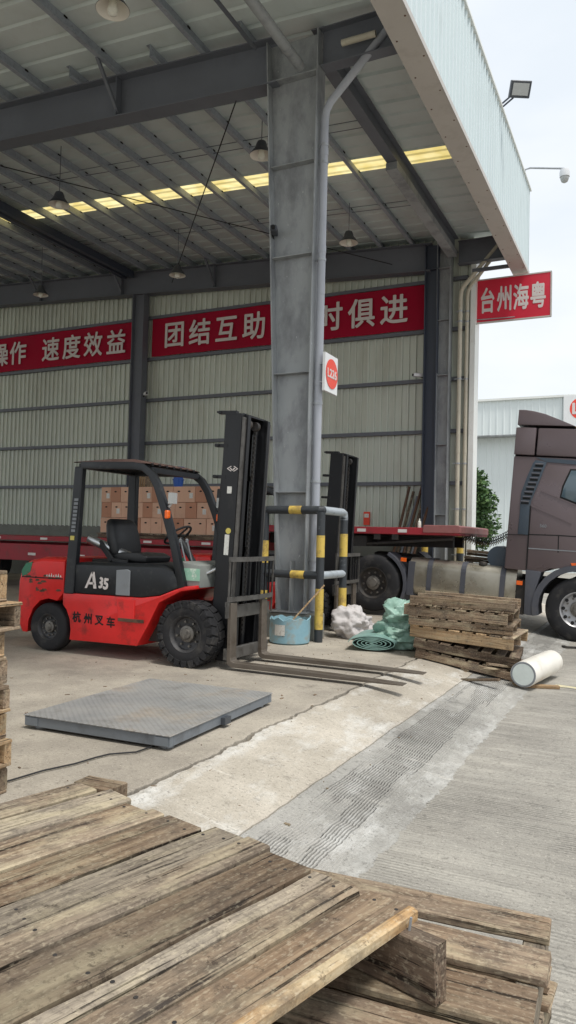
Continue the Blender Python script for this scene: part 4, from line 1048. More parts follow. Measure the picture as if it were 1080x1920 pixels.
    for y in (-.40, .29):
        fk = B(); w = .065
        fk.prism([(.445, .70), (.485, .70), (.49, .13), (.50, .10), (.54, .085), (1.6, .075), (2.2, .062), (2.36, .055), (2.36, .045), (1.6, .035), (.50, .035), (.455, .06), (.445, .10)], y-w, y+w)
        fk.build('fork', M_FORKSTEEL, e, bevel=.004)
        B().box((.43, y, .68), (.06, .10, .05)).build('fork_hook', M_WORN, e)
    return e
FL1 = forklift((-4.46, 7.27, 0), 'red and black forklift with A35 on its flank behind the floor scale', True)
FL2 = forklift((-4.80, 11.0, 0), 'red forklift half hidden behind the steel column, its black mast showing', False)

# ------------------------------------------------------------------ tractor unit and trailer
TP = R(4.0)
trk = empty('truck_tractor', (-1.17, 13.30, RZ), (0, TP, 0), 'brown semi tractor with dented metal fuel tank parked nose-down on the ramp', 'truck')
def tl(px, py, Y=13.28):
    p = ony(px, py, Y) - Vector((-1.17, 13.30, RZ))
    q = Matrix.Rotation(-TP, 4, 'Y') @ p
    return (q.x, q.z)
def tpoly(pts, y0, y1, name, m, parent=None, bevel=.0, Y=13.28, smooth=True):
    return B().prism([tl(*p, Y) for p in pts], y0, y1).build(name, m, parent or trk, bevel=bevel, smooth=smooth)
W_ = 2.45
def xz(px, py): return tl(px, py)
xb = xz(957, 900)[0]
XF = 1.35                                             # cab front, out of frame
def cabx(z): return xz(963, 853)[0]
z_seam, z_roof, z_bot, z_def = xz(963, 853)[1], xz(968, 800)[1], xz(947, 1066)[1], xz(971, 767)[1]
xB = xz(963, 853)[0]
cab = B().loft([[(xB, 0.02, z_bot), (.62 if False else -.62, .02, z_bot), (-.42, .02, z_bot+.12), (-.28, .02, 1.15), (XF-.35, .02, 1.15), (XF, .02, 1.0), (XF+.02, .02, 2.0), (XF-.2, .02, z_seam-.01), (xB, .02, z_seam-.01)],
                [(xB, W_-.02, z_bot), (-.62, W_-.02, z_bot), (-.42, W_-.02, z_bot+.12), (-.28, W_-.02, 1.15), (XF-.35, W_-.02, 1.15), (XF, W_-.02, 1.0), (XF+.02, W_-.02, 2.0), (XF-.2, W_-.02, z_seam-.01), (xB, W_-.02, z_seam-.01)]]).build('cab_body', M_TRUCK, trk, bevel=.03, smooth=True)
xs_ = xz(1006, 825)[0]
B().box(((xB+xs_-.02)/2, .09, (z_seam+z_roof)/2+.004), (xs_-.02-xB, .18, z_roof-z_seam-.02)).build('side_extender', M_TRUCK, trk, bevel=.015, smooth=True)
B().loft([[(xs_+.01, .0+a, z_seam+.01), (XF-.25, .0+a, z_seam+.01), (XF-.45, .0+a, z_roof-.05), (XF-.65, .0+a, z_roof-.008), (xs_+.01, .0+a, z_roof-.008)] for a in (.0, W_)]).build('high_roof', M_TRUCK, trk, bevel=.03, smooth=True)
B().box((xB+.5, W_/2, (z_seam+z_roof)/2), (1.0, W_-.3, z_roof-z_seam+.03)).build('roof_gap', M_GAP, trk)
dp = [tl(x, y) for x, y in ((969, 795), (971.5, 767), (984, 767), (1000, 769.5), (1022, 775), (1048, 785), (1078, 802))]
dp = dp[:-1] + [(dp[-1][0], dp[0][1]+.0)]
B().loft([[(x, .06, z) for x, z in dp], [(x, .12, z+.01*(i in (1, 2, 3, 4))) for i, (x, z) in enumerate(dp)], [(x, W_-.12, z+.01*(i in (1, 2, 3, 4))) for i, (x, z) in enumerate(dp)], [(x, W_-.06, z) for x, z in dp]]).build('roof_deflector', M_TRUCK, trk, bevel=.012, smooth=True)
# louvre strip, door, window
lv = tpoly([(1004, 862), (1025, 866), (1012, 900), (996, 938), (993, 950), (990, 1003), (970, 1001), (974, 961), (975, 940), (977, 922), (988, 893), (999, 868)], .004, .03, 'louvre_panel', M_LOUVRE, bevel=.006)
for k in range(9):
    t = k/8; cx_p = 1011-27*t; cy_p = 870+70*t
    x, zz = tl(cx_p, cy_p)
    B().box((x, .0, zz), (.135, .028, .022), Matrix.Rotation(R(-24), 3, 'X')).build('louvre_slat', M_TRUCK_DK, lv)
    B().box((x, .003, zz-.032), (.13, .006, .03)).build('louvre_slot', M_GAP, lv)
tpoly([(1025, 866), (1080, 871), (1080, 863), (1004, 857)], .006, .03, 'upper_door_trim', M_LOUVRE)
door = tpoly([(1027, 870), (1110, 878), (1110, 1066), (988, 1066), (992, 1003), (996, 950), (999, 938)], .006, .03, 'door', M_TRUCK, bevel=.006)
tpoly([(1071, 882), (1130, 884), (1130, 962), (1052, 931), (1057, 912)], -.004, .012, 'door_window', M_GLASS, door, bevel=.004)
tpoly([(1069, 879), (1132, 881), (1132, 966), (1049, 934), (1054, 911)], -.001, .012, 'window_seal', M_GAP, door, bevel=.002)
for pts in ([(1014, 921), (1080, 948), (1080, 946), (1014, 919)], [(996, 949), (1072, 983), (1072, 981), (996, 947)]):
    tpoly(pts, -.006, .01, 'crease_line', M_TRUCK, door, smooth=False)
for pts in ([(990, 1003), (1047, 1005), (1110, 1009), (1110, 1007), (1047, 1003), (990, 1001)], [(1046, 1005), (1048, 1005), (1047, 1036), (1045, 1036)], [(993, 948), (995, 948), (987, 1068), (985, 1068)], [(948, 1002), (990, 1004), (990, 1003), (948, 1001)]):
    tpoly(pts, .003, .02, 'panel_seam', M_GAP, door, smooth=False)
tpoly([(990, 1029), (1110, 1037), (1110, 1035), (990, 1027)], .0, .02, 'step_trim', M_GREYP, door, smooth=False)
tpoly([(1070, 1056), (1082, 1056), (1082, 1062), (1072, 1062)], -.004, .02, 'side_marker', M_ORANGE, door)
text('door_mark', '560', .075, M_GREYP, door, Matrix.Translation((tl(1018, 986)[0], .003, tl(1018, 986)[1])) @ FACE_NEG_Y, .002, .001)
# cab front: windscreen, grille, bumper, lamps, mirror
B().loft([[(XF+.035, y, 1.95), (XF-.16, y, z_seam-.12), (XF-.20, y, z_seam-.13), (XF-.01, y, 1.95)] for y in (.2, W_-.2)]).build('windscreen', M_GLASS, trk)
for k in range(4): B().box((XF+.03, W_/2, 1.15+.17*k), (.04, 1.5, .09)).build('grille_bar', M_GAP, trk)
B().loft([[(XF-.45, y, .35), (XF+.12, y, .35), (XF+.14, y, .8), (XF-.0, y, 1.0), (XF-.45, y, 1.0)] for y in (.03, W_-.03)]).build('bumper', M_TRUCK_DK, trk, bevel=.03, smooth=True)
for y in (.35, W_-.35): B().box((XF+.13, y, .68), (.04, .42, .2)).build('headlamp', M_LED, trk, bevel=.02)
for y in (-.12, W_+.12):
    mo = B().box((XF-.25, y, 2.35), (.12, .22, .55)).build('mirror', M_TRUCK_DK, trk, bevel=.03, smooth=True)
    B().bar((XF-.25, y, 2.62), (XF-.3, W_/2+(y-W_/2)*.93, 2.75), .03, .03).build('mirror_arm', M_GAP, mo)
# wheel arch and mudguard
fc = (0, .53)
arch = []
for k in range(15):
    a = R(188 - 16*k) if False else R(195-14*k)
    arch.append((fc[0]+.64*math.cos(a), fc[1]+.64*math.sin(a)))
outer = [(fc[0]+.74*math.cos(R(195-14*k)), fc[1]+.74*math.sin(R(195-14*k))) for k in range(15)]
B().loft([[(i[0], -.02, i[1]), (o[0], -.02, o[1]), (o[0], .5, o[1]), (i[0], .5, i[1])] for i, o in zip(arch, outer)]).build('wheel_arch', M_TRUCK_DK, trk, smooth=True)
tpoly([(985, 1068), (1015, 1072), (1004, 1105), (998, 1155), (981, 1152)], .0, .45, 'mudguard', M_TRUCK_DK, bevel=.02)
for s_, y0 in ((-1, .16), (1, W_-.16)):
    wheel(trk, 'front_wheel', (0, y0, .53), .53, .31, s_, M_RIM_SILVER, .56, 0, 10)
w_ = children(trk)
xr = tl(697, 1087)[0]
for dx in (0,):
    for s_, y0 in ((-1, .16), (1, W_-.16)):
        ww = wheel(trk, 'drive_wheel', (xr, y0, .55), .53, .31, s_, M_CHASSIS, .56, 0, 10)
        wheel(trk, 'drive_wheel', (xr, y0-s_*.36, .55), .53, .28, s_, M_CHASSIS, .56, 0, 8)
# rim holes on the front wheel
fw = [c for c in children(trk) if c.name.startswith('front_wheel')][0]
hm_ = B().lathe([(.001, 0), (.03, 0), (.03, .012), (.001, .012)], (0, -.1355, 0), 'y', 12).mesh('rim_hole')
for k in range(10):
    a = 2*math.pi*k/10
    link_mesh('rim_hole', hm_, M_GAP, fw).location = (.235*math.cos(a), 0, .235*math.sin(a))
# chassis, tank
B().box((-2.3, W_/2-.42, .82), (5.6, .08, .26)).box((-2.3, W_/2+.42, .82), (5.6, .08, .26)).box((-2.2, W_/2, .80), (.2, .8, .2)).box((-3.6, W_/2, .60), (.3, 2.0, .2)).box((0, W_/2, .52), (.2, 2.0, .2)).build('chassis_rail', M_CHASSIS, trk)
tk = [tl(765, 1052), tl(765, 1117), tl(966, 1124), tl(966, 1068)]
zt0, zb0 = tl(800, 1048)[1], tl(800, 1119)[1]; xt0, xt1 = tl(764, 1080)[0], tl(966, 1095)[0]
zt0 += .0; ht = zt0-zb0; rr_ = .17
sec = []
for (cy2, cz2, a0) in ((.06+rr_, zt0-rr_, 90), (.06+rr_, zb0+rr_, 180), (.70-rr_, zb0+rr_, 270), (.70-rr_, zt0-rr_, 0)):
    for k in range(6):
        a = R(a0+18*k); sec.append((cy2+rr_*math.cos(a), cz2+rr_*math.sin(a)))
def dent(x, y, z):
    return (x, y+.02*max(0, mnoise.noise(Vector((x*2.1, z*2.6, 4)))), z)
tank = B().loft([[dent(xt0+(xt1-xt0)*k/24, .38+(y-.38)*(.985 if k in (0, 24) else 1), (z-zb0-ht/2)*(.985 if k in (0, 24) else 1)+zb0+ht/2) for y, z in sec] for k in range(25)]).build('fuel_tank', M_TANK, trk, smooth=True, angle=50)
for t in (.20, .52, .88):
    xx = xt0+(xt1-xt0)*t
    B().loft([[(xx-.045, .38+(y-.38)*1.03, (z-zb0-ht/2)*1.03+zb0+ht/2) for y, z in sec], [(xx+.045, .38+(y-.38)*1.03, (z-zb0-ht/2)*1.03+zb0+ht/2) for y, z in sec]], cap=False).build('tank_strap', M_TRUCK_DK, tank)
B().lathe([(.06, 0), (.075, .01), (.075, .05), (.06, .07), (.001, .07)], (xt0+(xt1-xt0)*.68, .2, zt0-.02), seg=18).build('tank_cap', M_CHASSIS, tank, smooth=True)
B().box((xt1+.06, .05, zt0-.24), (.10, .04, .07)).build('side_marker', M_ORANGE, trk)
B().box((xt0-.12, .05, zt0-.06), (.10, .04, .07)).build('side_marker', M_ORANGE, trk)
B().box((xt1+.07, .30, .62), (.16, .4, .6)).build('battery_box', M_CHASSIS, trk)
for s_, y0 in ((-1, .02), (1, W_-.5)):
    pr = [(xr+.66*math.cos(R(20-4-10*0+12*k)), .55+.66*math.sin(R(-14+12*k))) for k in range(0, 4)]
    B().loft([[(xr+.60*math.cos(R(a)), y0, .55+.60*math.sin(R(a))), (xr+.66*math.cos(R(a)), y0, .55+.66*math.sin(R(a))), (xr+.66*math.cos(R(a)), y0+.48, .55+.66*math.sin(R(a))), (xr+.60*math.cos(R(a)), y0+.48, .55+.60*math.sin(R(a)))] for a in range(-30, 75, 12)]).build('rear_mudguard', M_TRUCK_DK, trk, smooth=True)
B().box((xr+.72, .25, .72), (.12, .4, .62)).build('mudguard_stay', M_TRUCK_DK, trk)
# deck clutter behind the cab
B().lathe([(.001, -.3), (.19, -.29), (.2, -.2), (.2, .2), (.19, .29), (.001, .3)], (xB-.16, .55, 1.26), 'y', 24).build('air_tank', M_LOUVRE, trk, smooth=True)
B().cyl((xB-.12, 1.9, .9), (xB-.12, 1.9, 2.6), .06).build('exhaust_stack', M_CHASSIS, trk, smooth=True)
B().box((xB-.55, 1.2, 1.0), (1.0, 1.2, .04)).build('catwalk', M_CHASSIS, trk)
B().lathe([(.5, 0), (.5, .06), (.42, .09), (.001, .09)], (xr+.1, W_/2, 1.02), seg=24).build('fifth_wheel', M_CHASSIS, trk)
for k in range(5):
    plank('dunnage_board', trk, (xB-.55+.02*k, 1.0+.12*(k % 2), 1.06+.06*k), .8, .16, .05, R(8*(k % 3)), M_WOOD_DARK if k < 4 else M_WOOD_MID, .004, 4)
for k, (m_, r0) in enumerate(((M_CABLE, .05), (M_CABLE, .045), (M_WOOD_SPLIT, .042))):
    pts = []
    p0, p1 = Vector((xB-.02, .95+.06*k, 1.82)), Vector((-2.22, .9+.05*k, 1.56))
    N = 14*22
    for i in range(N+1):
        t = i/N; c_ = p0.lerp(p1, t) + Vector((0, 0, -.16*math.sin(math.pi*min(1, t*1.1))-.04*k))
        a = 2*math.pi*22*t
        pts.append(c_ + Vector((.015*math.sin(a), math.cos(a)*r0, math.sin(a)*r0)))
    B().tube(pts, .007, 5).build('coiled_air_hose', m_, trk, smooth=True)

# trailer
TR = empty('flatbed_trailer', (-3.13, 13.32, 0), label='red step-deck flatbed trailer standing along the end wall', cat='trailer')
GX = -4.5
B().box((GX/2, 1.24, 1.585), (-GX, 2.48, .13)).build('gooseneck_deck', M_TRAILER, TR, bevel=.006)
B().prism([(-.02, 1.70), (-.64, 1.70), (-.66, 1.68), (-.66, 1.56), (.02, 1.56), (.02, 1.68)], -.02, 2.5).build('nose_beam', M_TRAILER_PINK, TR, bevel=.008)
B().box((GX/2, .85, 1.40), (-GX-.6, .12, .22)).box((GX/2, 1.65, 1.40), (-GX-.6, .12, .22)).box((-2.6, 1.24, 1.38), (1.6, 2.2, .2)).build('gooseneck_frame', M_CHASSIS, TR)
B().prism([(GX+.05, 1.5), (GX+.3, 1.5), (GX+.1, .85), (GX-.15, .85)], .1, 2.38).build('step_frame', M_TRAILER, TR)
B().box((GX-7, 1.24, 1.235), (14, 2.48, .11)).build('main_deck', M_TRAILER, TR, bevel=.006)
B().box((GX-7, .1, .90), (13.6, .12, .40)).build('side_beam', M_TRAILER, TR, bevel=.006)
B().box((GX-7, 1.7, .92), (13.6, .12, .42)).build('side_beam', M_TRAILER, TR)
for k in range(9):
    B().box((GX-.8-1.5*k, -.004, 1.235), (.22, .006, .05)).build('reflector', M_REFLECT, TR)
    B().box((GX-1.2-1.5*k, .036, .86), (.24, .006, .06)).build('reflector', M_REFLECT, TR)
for x in (-1.05, -1.85, -3.0, -4.1):
    B().box((x, -.004, 1.585), (.17, .006, .06)).build('reflector', M_REFLECT, TR)
for x in (-1.2, -1.55, -2.2, -3.4):
    B().box((x, .05, 1.47), (.12, .06, .1)).build('lashing_hook', M_CHASSIS, TR)
B().cyl((-.15, .15, 1.46), (-2.4, .2, 1.28), .03).build('support_bar', M_CHASSIS, TR, smooth=True)
for y0 in (.5, 1.95):
    B().box((GX-.35, y0, .70), (.12, .12, 1.0)).box((GX-.35, y0, .11), (.26, .26, .03)).build('landing_leg', M_CHASSIS, TR)
for k in range(3):
    for s_, y0 in ((-1, .15), (1, 2.3)):
        wheel(TR, 'trailer_wheel', (GX-9.3-1.25*k, y0, .5), .5, .28, s_, M_TRAILER, .56, 0, 10)
B().box((-.75, .06, 1.66), (.025, .025, .05)).lathe([(.03, 0), (.035, .05), (.03, .11), (.012, .13), (.014, .16), (.001, .17)], (-.76, .10, 1.65), seg=12).build('nose_valve', M_BULB, TR)

# cartons on the trailer
CX0 = -11.95
carton_pr = {}
def carton_mesh(w, d, h):
    b = B(); b.box((0, 0, h/2), (w, d, h)); return b.mesh('carton', bevel=.004)
wd, dp_, hh = .300, .46, .362
cm = [carton_mesh(wd-.006, dp_, hh-.006) for _ in range(1)][0]
slot = B().lathe([(.001, 0), (.032, 0), (.032, .002), (.001, .002)], (0, 0, 0), 'y', 14).mesh('slot')
rowname = ['bottom', 'middle', 'top']
for r_ in range(3):
    for c_ in range(11):
        x = CX0 + wd/2 + c_*wd + random.uniform(-.008, .008) + (.04 if r_ == 1 else 0)
        m_ = M_CARTON_P if (c_*7+r_*5) % 4 == 1 else M_CARTON
        o = bpy.data.objects.new('carton', cm.copy()); COL.objects.link(o); o.data.materials.append(m_)
        o.location = (x, 14.35+random.uniform(-.02, .02), 1.42+r_*hh); o.rotation_euler = (0, 0, random.uniform(-.03, .03))
        tag(o, '%s carton%s in the %s row on the trailer' % ('darker brown' if m_ is M_CARTON_P else 'pale brown', ' with a paper label' if (c_+r_) % 4 == 2 else '', rowname[r_]), 'carton', 'cartons in the %s row on the trailer' % rowname[r_])
        q = link_mesh('hand_slot', slot, M_GAP, o); q.location = (0, -dp_/2-.003, hh*.68); q.scale = (1.1, 1, .55)
        if (c_+r_) % 4 == 2:
            B().box((.05, -dp_/2-.002, .15), (.09, .003, .12)).build('paper_label', M_STICK, o)
tag(B().box((-8.35, 14.6, 1.42+.36), (.5, .8, .72)).build('tall_carton', M_CARTON, None, bevel=.006), 'tall plain carton at the right end of the trailer load', 'carton')
for k, x in enumerate((-11.4, -10.28, -9.16, -8.3)):
    e_ = empty('wooden_pallet', (x, 14.45, 1.292), label='flat wooden pallet carrying cartons on the trailer deck', cat='pallet', group='pallets under the cartons')
    for yy in (-.36, 0, .36): plank('stringer', e_, (0, yy, .05), 1.06, .08, .08, 0, M_WOOD_DARK, .003, 3)
    for j in range(6): plank('deck_board', e_, (-.48+.19*j, 0, .105), .86, .15, .022, R(90), M_WOOD_DARK, .003, 3)
e_ = empty('slatted_crate', (-10.85, 14.4, 1.42+3*hh), label='small slatted wooden crate on top of the cartons', cat='crate')
for k in range(5): plank('slat', e_, (-.12+.06*k, -.2, .17), .34, .045, .012, 0, M_WOOD_LIGHT, .002, 3, ry=R(90))
B().box((0, 0, .165), (.28, .38, .32)).build('crate_box', M_WOOD_MID, e_)
e_ = empty('blue_bucket', (-9.92, 14.4, 1.42+3*hh), label='stack of blue plastic buckets on top of the cartons', cat='bucket')
for k in range(3): B().lathe([(.001, .0), (.10, .0), (.125, .17), (.135, .17), (.135, .19), (.001, .19)], (0, 0, .14*k), seg=20).build('bucket', M_BLUEBUCKET, e_, smooth=True)

# bollards and leaning poles at the far corner
for k, (x, w_) in enumerate(((-4.85, 'in front of the dark corner column'), (-4.02, 'beside the corner downspout'))):
    e_ = empty('bollard', (x, 17.2, 0), label='yellow and black bollard '+w_, cat='bollard', group='bollards at the warehouse corner')
    B().cyl((0, 0, 0), (0, 0, 1.55), .08, seg=18).build('post', M_YELLOW, e_, smooth=True)
    for z0_ in (.25, .85): B().lathe([(.082, 0), (.082, .3)], (0, 0, z0_), seg=18, cap=False).build('paint_band', M_BLACKPAINT, e_, smooth=True)
for k in range(7):
    o = B().cyl((0, 0, 0), (.52+.03*k, .35, 2.75-.12*(k % 3)), .035, seg=8).build('leaning_pole', (M_RUST, M_WOOD_DARK, M_STEEL_DARK)[k % 3], None, smooth=True)
    o.location = (-6.0+.075*k, 17.62, 0)
    tag(o, ('rusty', 'dark wooden', 'grey steel')[k % 3]+' pole leaning on the end wall behind the trailer nose', 'pole', 'poles leaning at the corner')
o = tag(B().box((-6.62, YW-.14, 1.95), (.16, .04, .34)).build('fire_notice', M_DISC), 'small orange-red notice plate on the end wall', 'sign')
B().box((-6.62, YW-.163, 2.02), (.12, .004, .10)).build('notice_panel', M_STICK, o)

# ------------------------------------------------------------------ pail, sack, tarps, roll
def blob(n, sx_, sy_, sz_, seed, amp, crease, flat=0.0, seg=110, planes=34):
    """crumpled heap: rounded polyhedron of random facets with small folds between them"""
    rnd = random.Random(int(seed*10)); pl = []
    for k in range(planes):
        q = Vector((rnd.gauss(0, 1), rnd.gauss(0, 1), rnd.gauss(0, .9))).normalized(); pl.append((q, rnd.uniform(.74, 1.0)))
    b = B(); rings = []
    for i in range(1, seg//2):
        th = math.pi*i/(seg//2); ring = []
        for k in range(seg):
            a = 2*math.pi*k/seg
            d = Vector((math.sin(th)*math.cos(a), math.sin(th)*math.sin(a), math.cos(th)))
            ww = d + .25*Vector((mnoise.noise(d*2.5+Vector((seed, 0, 0))), mnoise.noise(d*2.5+Vector((0, seed, 0))), mnoise.noise(d*2.5+Vector((0, 0, seed)))))
            ws_ = sorted(c_/max(.12, q.dot(ww)) for q, c_ in pl)
            r_ = min(1.12, ws_[0]) - .05*math.exp(-(ws_[1]-ws_[0])*30)*(1 if (i//3+k//9) % 2 else -.6)
            r_ += amp*mnoise.noise(d*1.3+Vector((seed, 0, 0)))
            r_ += crease*(.25-abs(mnoise.noise(Vector((d.x*5, d.y*2.2, d.z*7))+Vector((0, seed*1.7, 2)))))
            p = Vector((d.x*sx_, d.y*sy_, d.z*sz_))*r_
            p.z = max(p.z, -sz_*flat)
            ring.append(p)
        rings.append(ring)
    b.loft(rings)
    return b
p = onz(552, 1203, 0)
e = empty('cement_pail', (p.x-.01, 9.07, 0), label='dented pale blue pail of cement with a stick, in front of the column', cat='pail')
pr_out = [(.25, 0), (.268, .03), (.272, .15), (.27, .30)]
def ragged(r0, z0, r1, z1, amp): return None
b = B(); seg = 48; rings = []
for r_, z_ in [(.24, 0), (.268, .02), (.275, .16), (.27, .29), (.275, .33), (.262, .335), (.258, .26), (.255, .2)]:
    ring = []
    for k in range(seg):
        a = 2*math.pi*k/seg
        rr2 = r_*(1+.02*mnoise.noise(Vector((math.cos(a)*1.5, math.sin(a)*1.5, z_*5))))
        zz = z_ + (.05*mnoise.noise(Vector((math.cos(a)*3, math.sin(a)*3, 8))) if z_ > .25 else 0)
        ring.append((rr2*math.cos(a), rr2*math.sin(a), zz))
    rings.append(ring)
b.loft(rings, cap=False); b.build('pail_wall', M_BUCKET, e, smooth=True)
B().lathe([(.258, .22), (.2, .27), (.1, .28), (.001, .285)], (0, 0, 0), seg=30, cap=False).build('cement', M_CEMENT, e, smooth=True)
B().bar((-.02, .0, .24), (.42, .15, .78), .035, .02).build('stick', M_WOOD_LIGHT, e)
B().loft([[(.276*math.cos(a), .276*math.sin(a), z) for z in (.12, .26)] for a in [R(-110+8*k) for k in range(5)]], cap=False, closed=False).build('torn_label', M_STICK, e)
p = onz(640, 1199, 0)
tag(blob('s', .33, .30, .27, 3.3, .12, .10, .7).build('white_sack', M_SACK, smooth=True, angle=80), 'crumpled white woven sack leaning beside the yellow guard post', 'sack').location = (p.x+.02, p.y+.33, .18)
p = onz(690, 1222, 0)
# folded roll of tarpaulin: flattened spiral section
b = B(); prof = []
NT_ = 150; turns = 5.5
for i in range(NT_+1):
    t = i/NT_; a = 2*math.pi*turns*t; r_ = .03+.97*t
    wob = 1+.05*mnoise.noise(Vector((a*.5, 2, 0)))
    prof.append((.31*r_*math.cos(a)*wob, .095*r_*math.sin(a)*wob))
th_ = .010
rings = []
for yy in (0, .12, .3, .55, .8):
    ring = []
    sc_ = 1+.05*math.sin(yy*7)
    for x, z in prof: ring.append((x*sc_, yy, z*sc_))
    for x, z in reversed(prof):
        L = math.hypot(x/.31, z/.095)+1e-6; ring.append((x*sc_-th_*x/.31/L, yy, z*sc_-th_*z/.095/L))
    rings.append(ring)
b.loft(rings, cap=True, closed=True)
o = tag(b.build('tarpaulin_roll', M_TARP2), 'rolled green tarpaulin with its spiral end showing, on the floor', 'tarpaulin')
o.location = (p.x+.05, p.y+.02, .105); o.rotation_euler = (0, 0, R(12))
q = tag(blob('t', .38, .42, .27, 9.1, .15, .10, .8).build('tarpaulin_bundle', M_TARP, smooth=True, angle=70), 'crumpled glossy green tarpaulin heap beside the pallet stack', 'tarpaulin')
q.location = (p.x+.28, p.y+.68, .36)
q = tag(blob('t', .38, .38, .22, 14.7, .15, .10, .85).build('tarpaulin_heap', M_TARP, smooth=True, angle=70), 'lower green tarpaulin heap touching the rolled tarpaulin', 'tarpaulin')
q.location = (p.x+.18, p.y+.55, .17)
# wrapped roll on the road
pA, pB_ = onz(980, 1295, RZ), onz(1044, 1262, RZ)
dr = (pB_-pA).normalized(); Lr = 1.15; rr3 = .142
e = empty('film_roll', (pA.x+.0, pA.y+.02, RZ+.03), (0, 0, math.atan2(dr.y, dr.x)), 'white plastic-wrapped film roll lying on the road beside the pallets', 'film roll')
b = B(); rings = []
for i in range(19):
    x = Lr*i/18; ring = []
    for k in range(28):
        a = 2*math.pi*k/28; w = rr3*(1+.025*mnoise.noise(Vector((x*6, math.cos(a)*1.4, math.sin(a)*1.4)))-(.02 if i in (0, 18) else 0))
        ring.append((x, w*math.cos(a), rr3+w*math.sin(a)))
    rings.append(ring)
b.loft(rings).build('roll_wrap', M_ROLL, e, smooth=True)
B().lathe([(.118, -.004), (.128, -.007), (.138, -.003), (.138, .002)], (0, 0, rr3), 'x', 28, cap=False).build('end_ring', M_GREYP, e, smooth=True)
B().lathe([(.001, -.008), (.118, -.006)], (0, 0, rr3), 'x', 28, cap=False).build('end_cap', M_FILM, e, smooth=True)
o = link_mesh('timber_chock', plank_mesh(.5, .08, .035, .004, 4), M_WOOD_LIGHT); o.location = (pA.x+dr.x*.30+.06, pA.y+dr.y*.30-.03, RZ+.016); o.rotation_euler = (0, 0, R(20)); tag(o, 'short pale timber chock under the white film roll', 'timber')
p = onz(1076, 1216, RZ)
e = empty('steel_bracket', (p.x, p.y, RZ), (0, 0, R(20)), 'small dark steel bracket lying on the road by the front tyre', 'bracket')
B().box((0, 0, .015), (.3, .05, .03)).box((-.13, .05, .015), (.05, .14, .03)).build('angle_piece', M_CHASSIS, e)

# ------------------------------------------------------------------ beyond the corner: far warehouse, tree
FW = empty('far_warehouse', (10, 45, RZ), label='pale blue-white warehouse across the yard with an L5 sign', cat='building')
FW.location = (0, 0, 0)
def far_panel(z0, z1):
    b = B(); pr = []
    for k in range(5): pr += [(k*.4, 0), (k*.4+.28, 0), (k*.4+.31, -.04), (k*.4+.37, -.04)]
    pr.append((2.0, 0)); b.loft([[(x, y, z0) for x, y in pr], [(x, y, z1) for x, y in pr]], cap=False, closed=False); return b.mesh('wall_panel')
f1, f2 = far_panel(7.8, 9.86), far_panel(RZ, 7.8)
for k in range(13):
    o = link_mesh('fascia_panel', f1, M_FARWALL, FW); o.location = (-14+2*k, 45, 0)
    o = link_mesh('wall_panel', f2, M_FARWALL, FW); o.location = (-14+2*k, 45.9, 0)
B().box((-1, 45.0, 9.9), (26, .3, .12)).build('roof_edge', M_WHITE_TRIM, FW)
B().box((-1, 45.45, 7.78), (26, .9, .06)).build('soffit', M_STEEL_GREY, FW)
B().box((-1, 53, 9.95), (26, 16, .1)).build('roof', M_FARWALL, FW)
e = empty('unit_sign', (-4.72, 44.85, 7.1), label='white and orange unit board with a red disc marked L5 on the far warehouse', cat='sign')
B().box((.95, 0, 1.9), (1.9, .1, 1.8)).build('upper_board', M_SIGNWHITE, e)
B().box((.95, 0, .52), (1.9, .1, .95)).build('lower_board', M_SIGNYEL, e)
B().lathe([(.001, -.06), (.62, -.06), (.62, -.05)], (.95, 0, 2.02), 'y', 28).build('disc', M_DISC, e)
text('unit_number', 'L5', .85, M_LETTER, e, Matrix.Translation((.86, -.07, 2.02)) @ FACE_NEG_Y, .004, .03)
text('unit_list', 'L50', .36, M_LETTER, e, Matrix.Translation((.6, -.06, .75)) @ FACE_NEG_Y, .004, .01)
text('unit_list', '52', .36, M_LETTER, e, Matrix.Translation((.9, -.06, .32)) @ FACE_NEG_Y, .004, .01)

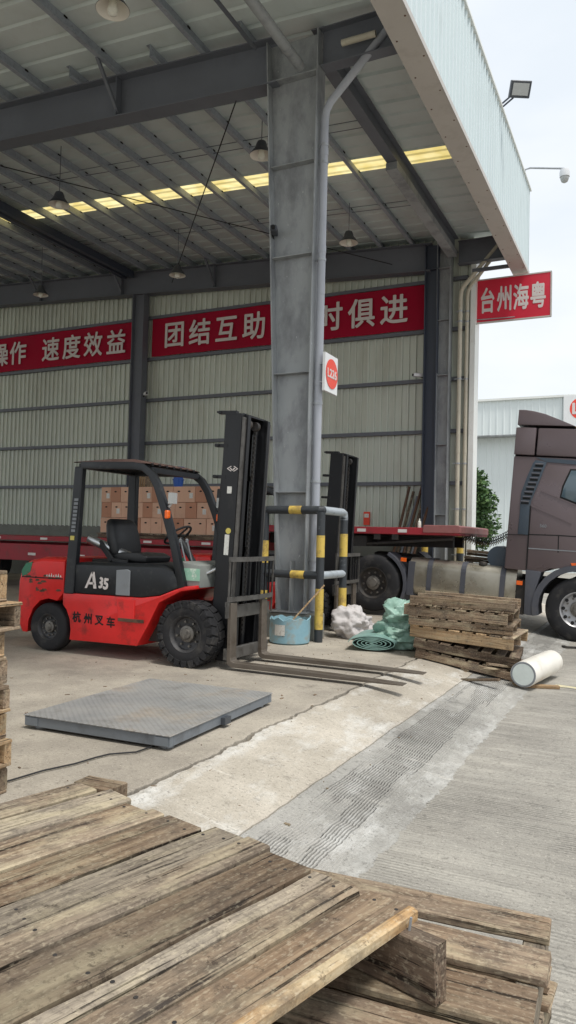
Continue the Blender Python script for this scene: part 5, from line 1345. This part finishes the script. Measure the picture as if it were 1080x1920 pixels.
def leaf_mat():
    t = NT('tree_leaves'); oi = t.n('ShaderNodeNewGeometry')
    c = t.ramp(oi.outputs['Random Per Island'], [(0, lin((46, 70, 42))), (.5, lin((74, 104, 62))), (1, lin((110, 138, 84)))])
    return t.out(c, .6, 0, .3)
M_LEAF = leaf_mat()
def tree(loc, hgt, rad, label, seed):
    rnd = random.Random(seed); e = empty('tree', loc, label=label, cat='tree', group='trees behind the warehouse corner')
    tr = B(); tr.tube([(0, 0, 0), (.04, .02, hgt*.3), (-.03, .05, hgt*.55), (0, 0, hgt*.8)], [.09, .075, .055, .02], 8)
    cl = []
    for k in range(24):
        a = rnd.uniform(0, 2*math.pi); z_ = rnd.uniform(.42, .95)*hgt; rr4 = rad*rnd.uniform(.3, .85)*(1-.5*abs(z_/hgt-.62))
        q = Vector((rr4*math.cos(a), rr4*math.sin(a), z_)); cl.append((q, rad*rnd.uniform(.32, .5)))
        tr.tube([(0, 0, z_*.7), tuple(q*.6+Vector((0, 0, z_*.36))), tuple(q)], [.03, .02, .006], 5)
    tr.build('trunk', M_WOOD_DARK, e, smooth=True)
    cr_ = B()
    for c_, r_ in cl:
        for k in range(520):
            d = Vector((rnd.gauss(0, 1), rnd.gauss(0, 1), rnd.gauss(0, 1))); d.normalize()
            p = c_ + d*r_*rnd.random()**.4
            u = Vector((rnd.gauss(0, 1), rnd.gauss(0, 1), rnd.gauss(0, .6))).normalized(); v = u.cross(Vector((rnd.gauss(0, 1), rnd.gauss(0, 1), rnd.gauss(0, 1)))).normalized()
            s_ = rnd.uniform(.05, .10)
            cr_.face([cr_.v(p-u*s_), cr_.v(p+v*s_*.45), cr_.v(p+u*s_), cr_.v(p-v*s_*.45)])
    bm_ = cr_.bm; me = bpy.data.meshes.new('crown'); bm_.to_mesh(me); bm_.free(); link_mesh('crown', me, M_LEAF, e)
tree((-5.52, 23.5, RZ), 3.75, 1.22, 'leafy green tree showing between the corner post and the truck cab', 5)

# loose wood chips on the slab and ramp: uncountable
ch = B(); rnd = random.Random(12)
for k in range(260):
    x, y = rnd.uniform(-5.5, -1.7), rnd.uniform(3.2, 11)
    s_ = .003+.02*rnd.random()**3; a = rnd.uniform(0, 3.14); z = ramp_z(x)+.004
    u = Vector((math.cos(a), math.sin(a), 0))*s_; v = Vector((-u.y, u.x, 0))*rnd.uniform(.15, .5)
    ch.loft([[Vector((x, y, z-.006))-u-v, Vector((x, y, z-.006))+u-v, Vector((x, y, z-.006))+u+v, Vector((x, y, z-.006))-u+v], [Vector((x, y, z+.002))-u-v, Vector((x, y, z+.003))+u-v, Vector((x, y, z+.002))+u+v, Vector((x, y, z+.002))-u+v]])
tag(ch.build('wood_chips', M_WOOD_MID), 'scattered wood chips and grit on the concrete', 'debris', kind='stuff')
